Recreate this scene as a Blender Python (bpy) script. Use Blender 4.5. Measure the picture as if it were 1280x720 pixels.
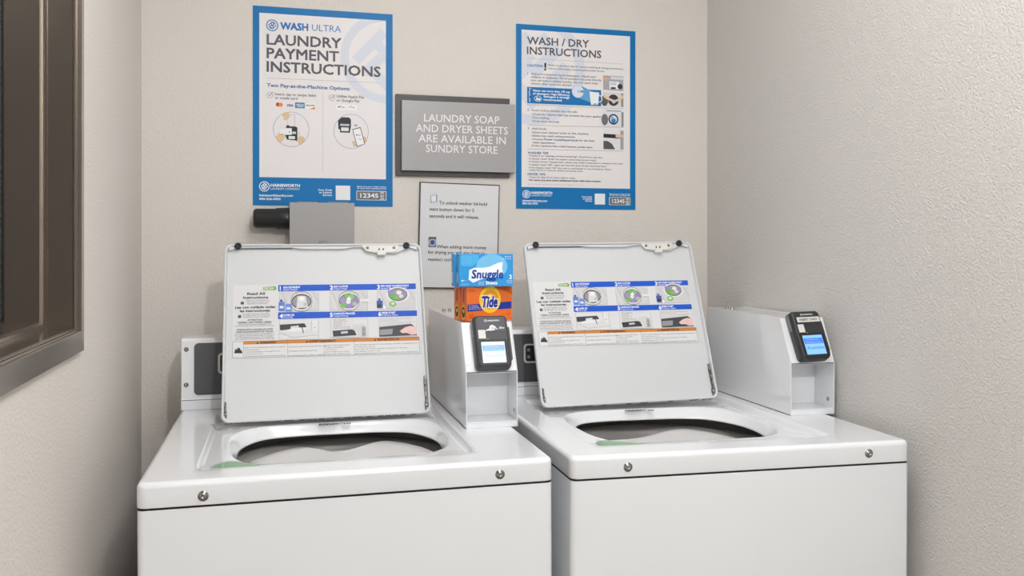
import bpy, math, random
import numpy as np
from mathutils import Matrix, Vector

for o in list(bpy.data.objects):
    bpy.data.objects.remove(o)
SC = bpy.context.scene
COL = SC.collection

# ------------------------------------------------------------------ camera
cam = bpy.data.cameras.new('camera')
co = bpy.data.objects.new('camera', cam)
COL.objects.link(co)
cam.sensor_width = 36.0
cam.lens = 1137.27 * 36.0 / 1280.0
cam.shift_y = -(360 - 307.5) / 1280.0
cam.clip_start = 0.02
co.location = (0.3033, -2.3688, 1.2912)
co.rotation_euler = (math.pi / 2, 0, -0.2593)
SC.camera = co

# ------------------------------------------------------------------ world, lamps, exposure
world = bpy.data.worlds.new('world')
SC.world = world
world.use_nodes = True
bg = world.node_tree.nodes['Background']
bg.inputs[0].default_value = (0.91, 0.95, 1.0, 1)
bg.inputs[1].default_value = 0.36          # added soft front fill, let in where the room's end is left open
SC.view_settings.view_transform = 'Standard'
SC.view_settings.look = 'None'
SC.view_settings.exposure = 0.0
SC.view_settings.gamma = 1.0
SC.view_settings.use_curve_mapping = False


def area(name, loc, sx, sy, power, col, shape='RECTANGLE'):
    l = bpy.data.lights.new(name, 'AREA')
    l.shape = shape
    l.size = sx
    l.size_y = sy
    l.energy = power
    l.color = col
    o = bpy.data.objects.new(name, l)
    o.location = loc
    COL.objects.link(o)
    return o


bulb = bpy.data.lights.new('ceiling_bulb', 'POINT')
bulb.energy = 66
bulb.color = (0.955, 0.975, 1.0)
bulb.shadow_soft_size = 0.04
bo = bpy.data.objects.new('ceiling_bulb', bulb)
bo.location = (0.78, -3.0, 2.30)
COL.objects.link(bo)
area('hallway_fill_lamp', (-0.65, -1.2, 2.38), 0.3, 0.8, 8, (1.0, 0.98, 0.95))  # added to brighten the window glass, no known lamp there
area('fill_panel_lamp', (0.76, -1.25, 2.405), 0.55, 1.05, 12.3, (0.96, 0.975, 1.0))  # added soft fill from overhead, not a known fixture


# ------------------------------------------------------------------ materials
def srgb(r, g, b):
    f = lambda c: (c / 255 / 12.92) if c / 255 <= 0.04045 else ((c / 255 + 0.055) / 1.055) ** 2.4
    return (f(r), f(g), f(b), 1)


MATS = {}


def mat(name, rgb, rough=0.5, metal=0.0, coat=0.0, emit=None, estr=0.0, spec=0.5):
    if name in MATS:
        return MATS[name]
    m = bpy.data.materials.new(name)
    m.use_nodes = True
    b = m.node_tree.nodes['Principled BSDF']
    b.inputs['Base Color'].default_value = srgb(*rgb)
    b.inputs['Roughness'].default_value = rough
    b.inputs['Metallic'].default_value = metal
    b.inputs['Specular IOR Level'].default_value = spec
    if coat:
        b.inputs['Coat Weight'].default_value = coat
        b.inputs['Coat Roughness'].default_value = 0.08
    if emit:
        b.inputs['Emission Color'].default_value = srgb(*emit)
        b.inputs['Emission Strength'].default_value = estr
    MATS[name] = m
    return m


def noise_bump(m, scale, strength, dist=0.002, detail=3.0, voronoi=False, mod=None):
    nt = m.node_tree
    b = nt.nodes['Principled BSDF']
    tc = nt.nodes.new('ShaderNodeTexCoord')
    n = nt.nodes.new('ShaderNodeTexNoise')
    n.inputs['Scale'].default_value = scale
    n.inputs['Detail'].default_value = detail
    n.inputs['Roughness'].default_value = 0.55
    bp = nt.nodes.new('ShaderNodeBump')
    bp.inputs['Strength'].default_value = strength
    bp.inputs['Distance'].default_value = dist
    nt.links.new(tc.outputs['Object'], n.inputs['Vector'])
    nt.links.new(n.outputs['Fac'], bp.inputs['Height'])
    nt.links.new(bp.outputs['Normal'], b.inputs['Normal'])
    return m


def colour_vary(m, rgb1, rgb2, scale, lo=0.35, hi=0.65, detail=4):
    nt = m.node_tree
    b = nt.nodes['Principled BSDF']
    tc = nt.nodes.new('ShaderNodeTexCoord')
    n = nt.nodes.new('ShaderNodeTexNoise')
    n.inputs['Scale'].default_value = scale
    n.inputs['Detail'].default_value = detail
    r = nt.nodes.new('ShaderNodeValToRGB')
    r.color_ramp.elements[0].position = lo
    r.color_ramp.elements[0].color = srgb(*rgb1)
    r.color_ramp.elements[1].position = hi
    r.color_ramp.elements[1].color = srgb(*rgb2)
    nt.links.new(tc.outputs['Object'], n.inputs['Vector'])
    nt.links.new(n.outputs['Fac'], r.inputs['Fac'])
    nt.links.new(r.outputs['Color'], b.inputs['Base Color'])
    return m


M_wall = noise_bump(mat('painted_wall', (217, 211, 204), 0.75), 170, 0.5, 0.003, 2.5)
M_wallR = noise_bump(mat('painted_wall_coarse', (211, 208, 204), 0.75), 230, 0.7, 0.004, 2)
M_ceil = noise_bump(mat('ceiling_paint', (226, 222, 215), 0.8), 110, 0.3)
M_floor = colour_vary(mat('vinyl_floor', (150, 142, 132), 0.45), (140, 130, 120), (165, 156, 145), 6)
M_white = mat('white_enamel', (233, 235, 238), 0.22, coat=0.6)
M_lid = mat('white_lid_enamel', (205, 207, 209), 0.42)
M_case = mat('white_coin_box_paint', (233, 235, 238), 0.16, coat=0.8)
M_inner = mat('cabinet_inside_grey', (120, 120, 120), 0.6)
M_dark = mat('dark_rubber', (38, 36, 36), 0.5)
M_tubd = mat('outer_tub_plastic', (178, 172, 167), 0.5)
M_ring = mat('balance_ring_grey', (180, 177, 174), 0.35)
M_tubw = mat('tub_white_plastic', (214, 212, 211), 0.3)
M_green = mat('green_dispenser_plastic', (128, 170, 130), 0.35)
M_steel = mat('steel', (170, 168, 165), 0.25, 1.0)
M_rust = colour_vary(mat('rusty_metal', (110, 90, 76), 0.5, 0.4), (62, 52, 46), (150, 142, 134), 220, 0.42, 0.62)
M_panel = noise_bump(mat('control_panel_dark', (82, 82, 85), 0.45), 300, 0.1)
M_black = mat('black_plastic', (30, 30, 32), 0.4)
M_reader = mat('reader_body_plastic', (62, 62, 65), 0.42)
M_reader2 = mat('reader_body_black_plastic', (44, 44, 47), 0.42)
M_bronze = mat('bronze_metal', (134, 122, 111), 0.2, 0.72)
M_gasket = mat('window_gasket', (18, 18, 18), 0.6)
M_seam = mat('seam_black', (24, 22, 22), 0.7)

INK = {}


def ink(rgb, rough=0.45):
    k = 'ink_%02x%02x%02x' % rgb
    if k not in INK:
        INK[k] = mat(k, rgb, rough, spec=0.25)
    return INK[k]


# ------------------------------------------------------------------ mesh helpers
class MB:
    def __init__(s):
        s.v = []
        s.f = []
        s.m = []
        s.mats = []
        s.sm = []

    def mi(s, m):
        if m not in s.mats:
            s.mats.append(m)
        return s.mats.index(m)

    def add(s, vs, fs, m, smooth=False):
        n = len(s.v)
        s.v += [tuple(float(c) for c in v) for v in vs]
        k = s.mi(m)
        for f in fs:
            s.f.append([i + n for i in f])
            s.m.append(k)
            s.sm.append(smooth)

    def box(s, x0, y0, z0, x1, y1, z1, m):
        v = [(x0, y0, z0), (x1, y0, z0), (x1, y1, z0), (x0, y1, z0), (x0, y0, z1), (x1, y0, z1), (x1, y1, z1), (x0, y1, z1)]
        s.add(v, [(0, 3, 2, 1), (4, 5, 6, 7), (0, 1, 5, 4), (1, 2, 6, 5), (2, 3, 7, 6), (3, 0, 4, 7)], m)

    def prism(s, pts, fn, m, smooth=False, caps=(True, True)):
        """pts: 2D outline CCW; fn: list of functions (x,y)->3D for each level"""
        n = len(pts)
        vs = []
        for g in fn:
            vs += [g(*p) for p in pts]
        fs = []
        for l in range(len(fn) - 1):
            for i in range(n):
                j = (i + 1) % n
                fs.append((l * n + i, l * n + j, (l + 1) * n + j, (l + 1) * n + i))
        if smooth:
            s.add(vs, fs, m, True)
            if caps[0]:
                s.add([fn[0](*p) for p in pts], [list(range(n))[::-1]], m)
            if caps[1]:
                s.add([fn[-1](*p) for p in pts], [list(range(n))], m)
        else:
            if caps[0]:
                fs.append(list(range(n))[::-1])
            if caps[1]:
                fs.append([(len(fn) - 1) * n + i for i in range(n)])
            s.add(vs, fs, m)

    def lathe(s, prof, m, M=None, seg=32, smooth=True):
        """prof: (r,z) list, about local z"""
        vs = []
        for r, z in prof:
            for i in range(seg):
                a = 2 * math.pi * i / seg
                p = Vector((r * math.cos(a), r * math.sin(a), z))
                vs.append(M @ p if M else p)
        fs = []
        for l in range(len(prof) - 1):
            for i in range(seg):
                j = (i + 1) % seg
                fs.append((l * seg + i, l * seg + j, (l + 1) * seg + j, (l + 1) * seg + i))
        s.add(vs, fs, m, smooth)

    def build(s, name, parent=None, bevel=0, seg=2, loc=None, rot=None, angle=40, recalc=True):
        me = bpy.data.meshes.new(name)
        me.from_pydata(s.v, [], s.f)
        for m in s.mats:
            me.materials.append(m)
        me.polygons.foreach_set('material_index', s.m)
        me.polygons.foreach_set('use_smooth', s.sm)
        me.update()
        if recalc:
            import bmesh
            bm = bmesh.new()
            bm.from_mesh(me)
            bmesh.ops.recalc_face_normals(bm, faces=bm.faces)
            bm.to_mesh(me)
            bm.free()
        o = bpy.data.objects.new(name, me)
        COL.objects.link(o)
        if loc is not None:
            o.location = loc
        if rot is not None:
            o.rotation_euler = rot
        if parent is not None:
            o.parent = parent
        if bevel:
            b = o.modifiers.new('bevel', 'BEVEL')
            b.width = bevel
            b.segments = seg
            b.limit_method = 'ANGLE'
            b.angle_limit = math.radians(angle)
            b.harden_normals = False
            for p in me.polygons:
                p.use_smooth = True
            w = o.modifiers.new('wn', 'WEIGHTED_NORMAL')
        return o


def rrect(x0, y0, x1, y1, r, n=6):
    pts = []
    for cx, cy, a0 in ((x1 - r, y0 + r, -90), (x1 - r, y1 - r, 0), (x0 + r, y1 - r, 90), (x0 + r, y0 + r, 180)):
        for i in range(n + 1):
            a = math.radians(a0 + 90 * i / n)
            pts.append((cx + r * math.cos(a), cy + r * math.sin(a)))
    return pts


def thing(name, label, cat, loc=(0, 0, 0), rot=(0, 0, 0), group=None):
    o = bpy.data.objects.new(name, None)
    COL.objects.link(o)
    o.location = loc
    o.rotation_euler = rot
    o.empty_display_size = 0.1
    o['label'] = label
    o['category'] = cat
    if group:
        o['group'] = group
    return o


def struct(o, label=None):
    o['kind'] = 'structure'
    if label:
        o['label'] = label
    return o


# ------------------------------------------------------------------ flat printing (text, shapes) on a sheet
_tc = {}


def text_mesh(s, shear=0.0):
    k = (s, shear)
    if k in _tc:
        return _tc[k]
    c = bpy.data.curves.new('t', 'FONT')
    c.body = s
    c.size = 1.0
    c.shear = shear
    c.resolution_u = 2
    c.fill_mode = 'FRONT'
    o = bpy.data.objects.new('t', c)
    COL.objects.link(o)
    dg = bpy.context.evaluated_depsgraph_get()
    dg.update()
    me = bpy.data.meshes.new_from_object(o.evaluated_get(dg))
    vs = [(v.co.x, v.co.y) for v in me.vertices]
    fs = [tuple(p.vertices) for p in me.polygons]
    bpy.data.meshes.remove(me)
    bpy.data.objects.remove(o)
    bpy.data.curves.remove(c)
    _tc[k] = (vs, fs)
    return _tc[k]


_cap = [None]


def cap_h():
    if _cap[0] is None:
        vs, _ = text_mesh('H')
        _cap[0] = max(v[1] for v in vs) - min(v[1] for v in vs)
    return _cap[0]


def homography(src, dst):
    A = []
    for (x, y), (u, v) in zip(src, dst):
        A.append([x, y, 1, 0, 0, 0, -u * x, -u * y, -u])
        A.append([0, 0, 0, x, y, 1, -v * x, -v * y, -v])
    _, _, V = np.linalg.svd(np.array(A, float))
    return V[-1].reshape(3, 3)


class Art:
    """printing on a flat sheet; sheet-local metres, x right, y up; quad = sheet corners TL TR BR BL, image pixels for most sheets"""

    def __init__(s, w, h, quad, lift=0.00018):
        s.w, s.h = w, h
        s.H = homography(quad, [(0, h), (w, h), (w, 0), (0, 0)])  # maps positions read from image pixels onto the sheet
        s.mb = MB()
        s.lift = lift
        s.k = 0

    def z(s, lay):
        s.k += 1
        return lay * s.lift + (s.k % 25) * 4.5e-6     # ink layers never share a plane

    def P(s, p):
        a = s.H @ np.array([p[0], p[1], 1.0])
        return (a[0] / a[2], a[1] / a[2])

    def raw(s, pts, rgb, lay=1):
        zz = s.z(lay)
        s.mb.add([(p[0], p[1], zz) for p in pts], [list(range(len(pts)))], ink(rgb))

    def poly(s, pts, rgb, lay=1):
        s.raw([s.P(p) for p in pts], rgb, lay)

    def rect(s, a, b, rgb, lay=1):
        """axis aligned on the sheet from TL a and BR b in quad units (mostly image pixels)"""
        x0, y1 = s.P(a)
        x1, y0 = s.P(b)
        s.raw([(x0, y0), (x1, y0), (x1, y1), (x0, y1)], rgb, lay)

    def rrect(s, a, b, r, rgb, lay=1):
        x0, y1 = s.P(a)
        x1, y0 = s.P(b)
        s.raw(rrect(x0, y0, x1, y1, r, 4), rgb, lay)

    def disc(s, c, rx, rgb, lay=1, ry=None, n=28):
        x, y = s.P(c)
        ry = ry or rx
        s.raw([(x + rx * math.cos(2 * math.pi * i / n), y + ry * math.sin(2 * math.pi * i / n)) for i in range(n)], rgb, lay)

    def ring(s, c, r, t, rgb, lay=1, a0=0, a1=360, clip=None, n=40):
        x, y = s.P(c)
        vs, fs = [], []
        zz = s.z(lay)
        for i in range(n + 1):
            a = math.radians(a0 + (a1 - a0) * i / n)
            vs += [(x + (r - t) * math.cos(a), y + (r - t) * math.sin(a), zz), (x + r * math.cos(a), y + r * math.sin(a), zz)]
        fs = [(2 * i, 2 * i + 1, 2 * i + 3, 2 * i + 2) for i in range(n)]
        s.mb.add(vs, fs, ink(rgb))

    def seg(s, a, b, t, rgb, lay=1):
        p = Vector(s.P(a))
        q = Vector(s.P(b))
        d = (q - p)
        if d.length < 1e-7:
            return
        n = Vector((-d.y, d.x)).normalized() * t / 2
        s.raw([p - n, q - n, q + n, p + n], rgb, lay)

    def text(s, st, a, x1, cap, rgb, bold=0.0, lay=2, shear=0.0, z=None):
        """a: baseline start, x1: x where it ends (None: natural), cap: capital height; quad units, mostly image pixels"""
        vs, fs = text_mesh(st, shear)
        if not vs:
            return
        p0 = s.P(a)
        ph = s.P((a[0], a[1] - cap))
        ch = abs(ph[1] - p0[1])
        sy = ch / cap_h()
        xmin = min(v[0] for v in vs)
        xmax = max(v[0] for v in vs)
        if x1 is None or len(st) == 1:
            sx = sy
        else:
            sx = (s.P((x1, a[1]))[0] - p0[0]) / (xmax - xmin)
        bb = max(bold, 0.0)
        offs = [(0, 0)] if bb == 0 else [(-bb, -bb), (bb, -bb), (bb, bb), (-bb, bb), (0, 0)]
        for i, (ox, oy) in enumerate(offs):      # heavier weight: overprinted
            zk = s.z(lay) if z is None else z + s.z(0)
            s.mb.add([(p0[0] + (v[0] - xmin + ox) * sx, p0[1] + (v[1] + oy) * sy, zk) for v in vs], fs, ink(rgb))

    def micro(s, a, x1, cap, rgb, seed=0, lay=2, dens=1.0):
        """a line of print too fine to read"""
        rd = random.Random(seed * 7919 + int(a[0] * 13 + a[1] * 101))
        p0 = s.P(a)
        p1 = s.P((x1, a[1]))
        ch = abs(s.P((a[0], a[1] - cap))[1] - p0[1])
        x = p0[0]
        while x < p1[0] - ch * 0.5:
            w = ch * rd.uniform(1.0, 4.2) * dens
            w = min(w, p1[0] - x)
            k = x
            while k < x + w - ch * 0.2:
                hh = ch * rd.choice([0.62, 0.66, 0.7, 0.95])
                ww = ch * 0.5
                t = ch * 0.16
                c = rd.random()
                if c < 0.5:
                    s.raw([(k, p0[1]), (k + t, p0[1]), (k + t, p0[1] + hh), (k, p0[1] + hh)], rgb, lay)
                    s.raw([(k + t, p0[1] + ch * .5), (k + ww, p0[1] + ch * .5), (k + ww, p0[1] + ch * .66), (k + t, p0[1] + ch * .66)], rgb, lay)
                else:
                    s.raw([(k, p0[1]), (k + ww, p0[1]), (k + ww, p0[1] + t), (k, p0[1] + t)], rgb, lay)
                    s.raw([(k, p0[1] + t), (k + t, p0[1] + t), (k + t, p0[1] + ch * .66), (k, p0[1] + ch * .66)], rgb, lay)
                    s.raw([(k + ww - t, p0[1] + t), (k + ww, p0[1] + t), (k + ww, p0[1] + ch * .66), (k + ww - t, p0[1] + ch * .66)], rgb, lay)
                k += ch * 0.68
            x += w + ch * 0.45

    def build(s, name, parent, M=None):
        o = s.mb.build(name, parent, recalc=False)
        if M is not None:
            o.matrix_local = M
        return o


ROT_WALL = (math.pi / 2, 0, 0)     # sheet x -> world x, sheet y -> world z, normal -> -y

# ------------------------------------------------------------------ room
RW = 1.5289  # walls and items on them enlarged about the camera, baked into coordinates
YB = 0.04      # face of the back wall
XL = -0.0051   # face of the left wall
RY = -4.4
HC = 2.44


def slab(name, x0, y0, z0, x1, y1, z1, m):
    b = MB()
    b.box(x0, y0, z0, x1, y1, z1, m)
    return struct(b.build(name))


slab('floor', -0.145, RY, -0.1, RW + 0.1, YB + 0.1, 0.0, M_floor)
slab('ceiling', -0.145, RY, HC, RW + 0.1, YB + 0.1, HC + 0.1, M_ceil)
slab('wall_back', -0.145, YB, 0.0, RW + 0.1, YB + 0.1, HC, M_wall)
slab('wall_right', RW, RY, 0.0, RW + 0.1, YB, HC, M_wallR)
# left wall with the window hole
WY0, WY1, WZ0, WZ1 = -1.80, -0.7133, 1.1164, 2.10
b = MB()
b.box(-0.145, WY1 - 0.02, 0, XL, YB, HC, M_wall)
b.box(-0.145, RY, 0, XL, WY0 + 0.02, HC, M_wall)
b.box(-0.145, WY0 + 0.02, 0, XL, WY1 - 0.02, WZ0 + 0.02, M_wall)
b.box(-0.145, WY0 + 0.02, WZ1 - 0.02, XL, WY1 - 0.02, HC, M_wall)
struct(b.build('wall_left'))

# window: mitred metal casing and stepped jambs, wired glass
prof = [(0.0, 0.0), (0.0, 0.0055), (0.001, 0.0068), (0.0345, 0.0095), (0.0360, 0.0085), (0.0364, 0.0045), (0.0385, 0.0040), (0.0390, 0.0010), (0.0405, 0.0),
        (0.0405, -0.0018), (0.0388, -0.003), (0.0405, -0.0042), (0.0405, -0.0400), (0.0440, -0.0405), (0.0440, -0.0435),
        (0.0490, -0.0450), (0.0505, -0.0485), (0.0515, -0.0500), (0.0535, -0.1000)]


def sweep_rect(prof, m, y0, y1, z0, z1, name, parent=None):
    b = MB()
    rings = []
    for d, p in prof:
        rings.append([(p + XL, y0 + d, z0 + d), (p + XL, y1 - d, z0 + d), (p + XL, y1 - d, z1 - d), (p + XL, y0 + d, z1 - d)])
    for k in range(4):
        j = (k + 1) % 4
        vs = []
        for r in rings:
            vs += [r[k], r[j]]
        b.add(vs, [(2 * i, 2 * i + 1, 2 * i + 3, 2 * i + 2) for i in range(len(rings) - 1)], m)
    return b.build(name, parent)


win = struct(sweep_rect(prof, M_bronze, WY0, WY1, WZ0, WZ1, 'window_1'), 'bronze metal window frame in the left wall')
gy0, gy1, gz0, gz1 = WY0 + 0.0535, WY1 - 0.0535, WZ0 + 0.0535, WZ1 - 0.0535
b = MB()
sweep = sweep_rect([(0.0535, -0.100), (0.0575, -0.100), (0.0575, -0.110)], M_gasket, WY0, WY1, WZ0, WZ1, 'gasket', win)
M_glass = mat('wired_glass', (150, 156, 150), 0.12)
M_glass.node_tree.nodes['Principled BSDF'].inputs['Transmission Weight'].default_value = 0.55
b = MB()
b.box(XL - 0.110, gy0, gz0, XL - 0.104, gy1, gz1, M_glass)
b.build('glass_pane', win)
b = MB()
M_wire = mat('glass_wire', (34, 36, 36), 0.4, 0.6)
g = 0.0125
y = gy0 + 0.004
while y < gy1:
    b.box(XL - 0.1037, y - .0004, gz0, XL - 0.1029, y + .0004, gz1, M_wire)
    y += g
z = gz0 + 0.004
while z < gz1:
    b.box(XL - 0.1039, gy0, z - .0004, XL - 0.1031, gy1, z + .0004, M_wire)
    z += g
b.build('wire_mesh', win)
# the dim room beyond the glass
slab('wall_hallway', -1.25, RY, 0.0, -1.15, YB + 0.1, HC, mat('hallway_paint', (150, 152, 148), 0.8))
slab('floor_hallway', -1.15, RY, -0.1, -0.145, YB + 0.1, 0.0, M_floor)
slab('ceiling_hallway', -1.15, RY, HC, -0.145, YB + 0.1, HC + .1, M_ceil)
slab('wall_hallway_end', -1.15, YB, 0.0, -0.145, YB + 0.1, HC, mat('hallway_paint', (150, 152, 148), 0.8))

# ceiling lamp, and the body of the added fill panel
M_em = mat('lit_diffuser', (255, 246, 232), 0.5, emit=(255, 244, 228), estr=1.0)
t = thing('ceiling_bulb_light', 'round white ceiling lamp near the open end of the room', 'ceiling light', (0.78, -3.0, HC))
b = MB()
b.lathe([(0.0005, 0), (0.07, 0.0), (0.07, -0.012), (0.060, -0.022), (0.03, -0.026), (0.0005, -0.026)], M_white, None, 40)
b.build('ceiling_rose', t)
b = MB()
b.lathe([(0.028, -0.026), (0.030, -0.045), (0.026, -0.060), (0.0005, -0.060)], M_em, None, 32)
b.build('bulb_cap', t)
t = thing('ceiling_fill_panel', 'rectangular white fill panel added on the ceiling above the washing machines', 'ceiling light', (0.76, -1.25, HC))  # unseen fixture, added to carry the overhead fill
b = MB()
b.box(-0.3, -0.55, -0.022, 0.3, 0.55, 0, M_white)
b.build('housing', t, 0.004)
b = MB()
b.box(-0.275, -0.525, -0.026, 0.275, 0.525, -0.0225, M_em)
b.build('diffuser', t)

# ------------------------------------------------------------------ washing machines
W = 0.683
DK = 0.775      # deck depth
ZD = 0.92       # deck top


def closed_curve(pts, n=20):
    """Catmull-Rom through closed points"""
    P = [Vector(p) for p in pts]
    out = []
    m = len(P)
    for i in range(m):
        p0, p1, p2, p3 = P[i - 1], P[i], P[(i + 1) % m], P[(i + 2) % m]
        for k in range(n):
            t_ = k / n
            out.append(0.5 * ((2 * p1) + (-p0 + p2) * t_ + (2 * p0 - 5 * p1 + 4 * p2 - p3) * t_ ** 2 + (-p0 + 3 * p1 - 3 * p2 + p3) * t_ ** 3))
    return out


def polar(curve, c, angs):
    A = np.array([math.atan2(p.y - c[1], p.x - c[0]) for p in curve])
    Rr = np.array([math.hypot(p.x - c[0], p.y - c[1]) for p in curve])
    o = np.argsort(A)
    A, Rr = A[o], Rr[o]
    A = np.concatenate([A - 2 * math.pi, A, A + 2 * math.pi])
    Rr = np.concatenate([Rr, Rr, Rr])
    return np.interp(angs, A, Rr)


RIM = [(.124, .277), (.123, .38), (.150, .452), (.215, .484), (.33, .488), (.45, .486), (.512, .474), (.543, .425), (.548, .31), (.535, .205), (.505, .154),
       (.45, .123), (.395, .118), (.372, .103), (.345, .095), (.315, .095), (.29, .107), (.235, .110), (.186, .116), (.152, .160), (.131, .215)]
EDGE = [(.138, .30), (.146, .385), (.185, .452), (.25, .472), (.34, .474), (.43, .470), (.49, .445), (.527, .375), (.535, .30), (.520, .220), (.49, .170),
        (.44, .136), (.395, .130), (.372, .114), (.345, .106), (.315, .106), (.285, .119), (.235, .122), (.198, .132), (.165, .175), (.146, .23)]


def sm(t_):
    t_ = np.clip(t_, 0, 1)
    return t_ * t_ * (3 - 2 * t_)


def deck_mesh(dx, name, parent, wl, wr):
    c = (0.335 + dx, 0.30)
    N = 640
    angs = np.linspace(-math.pi, math.pi, N, endpoint=False)
    # put rays exactly through the corners' neighbourhood with uniform angles (fine enough)
    rim = polar(closed_curve([(x + dx, y) for x, y in RIM]), c, angs)
    edg = polar(closed_curve([(x + dx, y) for x, y in EDGE]), c, angs)
    edg = np.minimum(edg, rim - 0.004)
    ca, sa = np.cos(angs), np.sin(angs)

    def rr(inset, R):
        hx0, hx1, hy0, hy1 = inset, W - inset, inset, DK - inset
        R = max(R - inset, 0.0005)
        pts = [Vector(p) for p in rrect(hx0, hy0, hx1, hy1, R, 10)]
        dense = []
        for i in range(len(pts)):
            a, b_ = pts[i], pts[(i + 1) % len(pts)]
            k = max(1, int((b_ - a).length / 0.004))
            for q in range(k):
                dense.append(a + (b_ - a) * q / k)
        return polar(dense, c, angs)

    def well(x, y):
        d = 0.011
        inx = sm((x - (wl - .006)) / .009) * sm(((wr + .004) - x) / .009)
        fade = sm((y - 0.055) / 0.10) * sm((0.60 - y) / 0.03)
        z = -d * inx * fade
        gr = np.exp(-((x - (wr - .006)) / .0042) ** 2) * sm((y - .068) / .02) * sm((.60 - y) / .03)
        z = z - 0.006 * gr
        return z

    rings = []
    # under lip and opening edge
    rings.append((edg + 0.003, np.full(N, -0.0365)))
    rings.append((edg - 0.0004, np.full(N, -0.0355)))
    rings.append((edg - 0.0004, np.full(N, -0.0335)))
    xr, yr = c[0] + rim * ca, c[1] + rim * sa
    zr = well(xr, yr)
    for k in range(1, 15):
        t_ = k / 15
        r = edg + (rim - edg) * t_
        z = -0.032 + (zr + 0.032) * (0.55 * sm(np.full(N, t_)) + 0.45 * (1 - (1 - t_) ** 2))
        rings.append((r, z))
    B8 = rr(0.009, 0.016)
    K = 110
    for k in range(0, K + 1):
        t_ = (k / K) ** 1.15
        r = rim + (B8 - rim) * t_
        x, y = c[0] + r * ca, c[1] + r * sa
        rings.append((r, well(x, y)))
    zb = rings[-1][1]
    for k in range(1, 7):
        a = math.radians(90 * k / 6)
        ins = 0.009 * (1 - math.sin(a))
        rings.append((rr(ins, 0.016), -0.009 * (1 - math.cos(a)) + zb * (1 - k / 6)))
    rings.append((rr(0, 0.016), np.full(N, -0.0105)))
    rings.append((rr(0, 0.016), np.full(N, -0.0385)))
    rings.append((rr(0.0003, 0.016), np.full(N, -0.0398)))
    rings.append((rr(0.0016, 0.016), np.full(N, -0.0405)))
    rings.append((rr(0.010, 0.016), np.full(N, -0.0405)))
    vs = []
    for r, z in rings:
        vs += list(zip(c[0] + r * ca, c[1] + r * sa, np.broadcast_to(z, (N,)) + ZD))
    fs = []
    for l in range(len(rings) - 1):
        for i in range(N):
            j = (i + 1) % N
            fs.append((l * N + i, l * N + j, (l + 1) * N + j, (l + 1) * N + i))
    m = MB()
    m.add(vs, fs, deck_enamel('stained_' + ('first' if dx == 0 else 'second') + '_deck_enamel', [((.098 + dx, .470, ZD), .030), ((.13 + dx, .468, ZD), .022), ((.165 + dx, .468, ZD), .018), ((.546 + dx, .474, ZD), .022)]), True)
    return m.build(name, parent, recalc=False)


# enamel with rust staining at the hinge line
def deck_enamel(name, spots):
    m = mat(name, (233, 235, 238), 0.2, coat=0.6)
    nt = m.node_tree
    bs = nt.nodes['Principled BSDF']
    tc = nt.nodes.new('ShaderNodeTexCoord')
    no = nt.nodes.new('ShaderNodeTexNoise')
    no.inputs['Scale'].default_value = 150
    no.inputs['Detail'].default_value = 5
    nt.links.new(tc.outputs['Object'], no.inputs['Vector'])
    acc = None
    for p, rad in spots:
        d = nt.nodes.new('ShaderNodeVectorMath')
        d.operation = 'DISTANCE'
        d.inputs[1].default_value = p
        nt.links.new(tc.outputs['Object'], d.inputs[0])
        mr = nt.nodes.new('ShaderNodeMapRange')
        mr.inputs['From Min'].default_value = rad
        mr.inputs['From Max'].default_value = rad * .15
        nt.links.new(d.outputs['Value'], mr.inputs['Value'])
        if acc is None:
            acc = mr.outputs[0]
        else:
            mx = nt.nodes.new('ShaderNodeMath')
            mx.operation = 'MAXIMUM'
            nt.links.new(acc, mx.inputs[0])
            nt.links.new(mr.outputs[0], mx.inputs[1])
            acc = mx.outputs[0]
    mu = nt.nodes.new('ShaderNodeMath')
    mu.operation = 'MULTIPLY'
    nt.links.new(acc, mu.inputs[0])
    nt.links.new(no.outputs['Fac'], mu.inputs[1])
    rp = nt.nodes.new('ShaderNodeValToRGB')
    rp.color_ramp.elements[0].position = .12
    rp.color_ramp.elements[0].color = srgb(233, 235, 238)
    rp.color_ramp.elements[1].position = .55
    rp.color_ramp.elements[1].color = srgb(110, 84, 62)
    nt.links.new(mu.outputs[0], rp.inputs['Fac'])
    nt.links.new(rp.outputs['Color'], bs.inputs['Base Color'])
    return m


# lid label artwork is shared by both machines
LQ = [(291, 355), (521, 352), (525, 440), (291, 448)]
LBW, LBH = 0.409, 0.170


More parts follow.
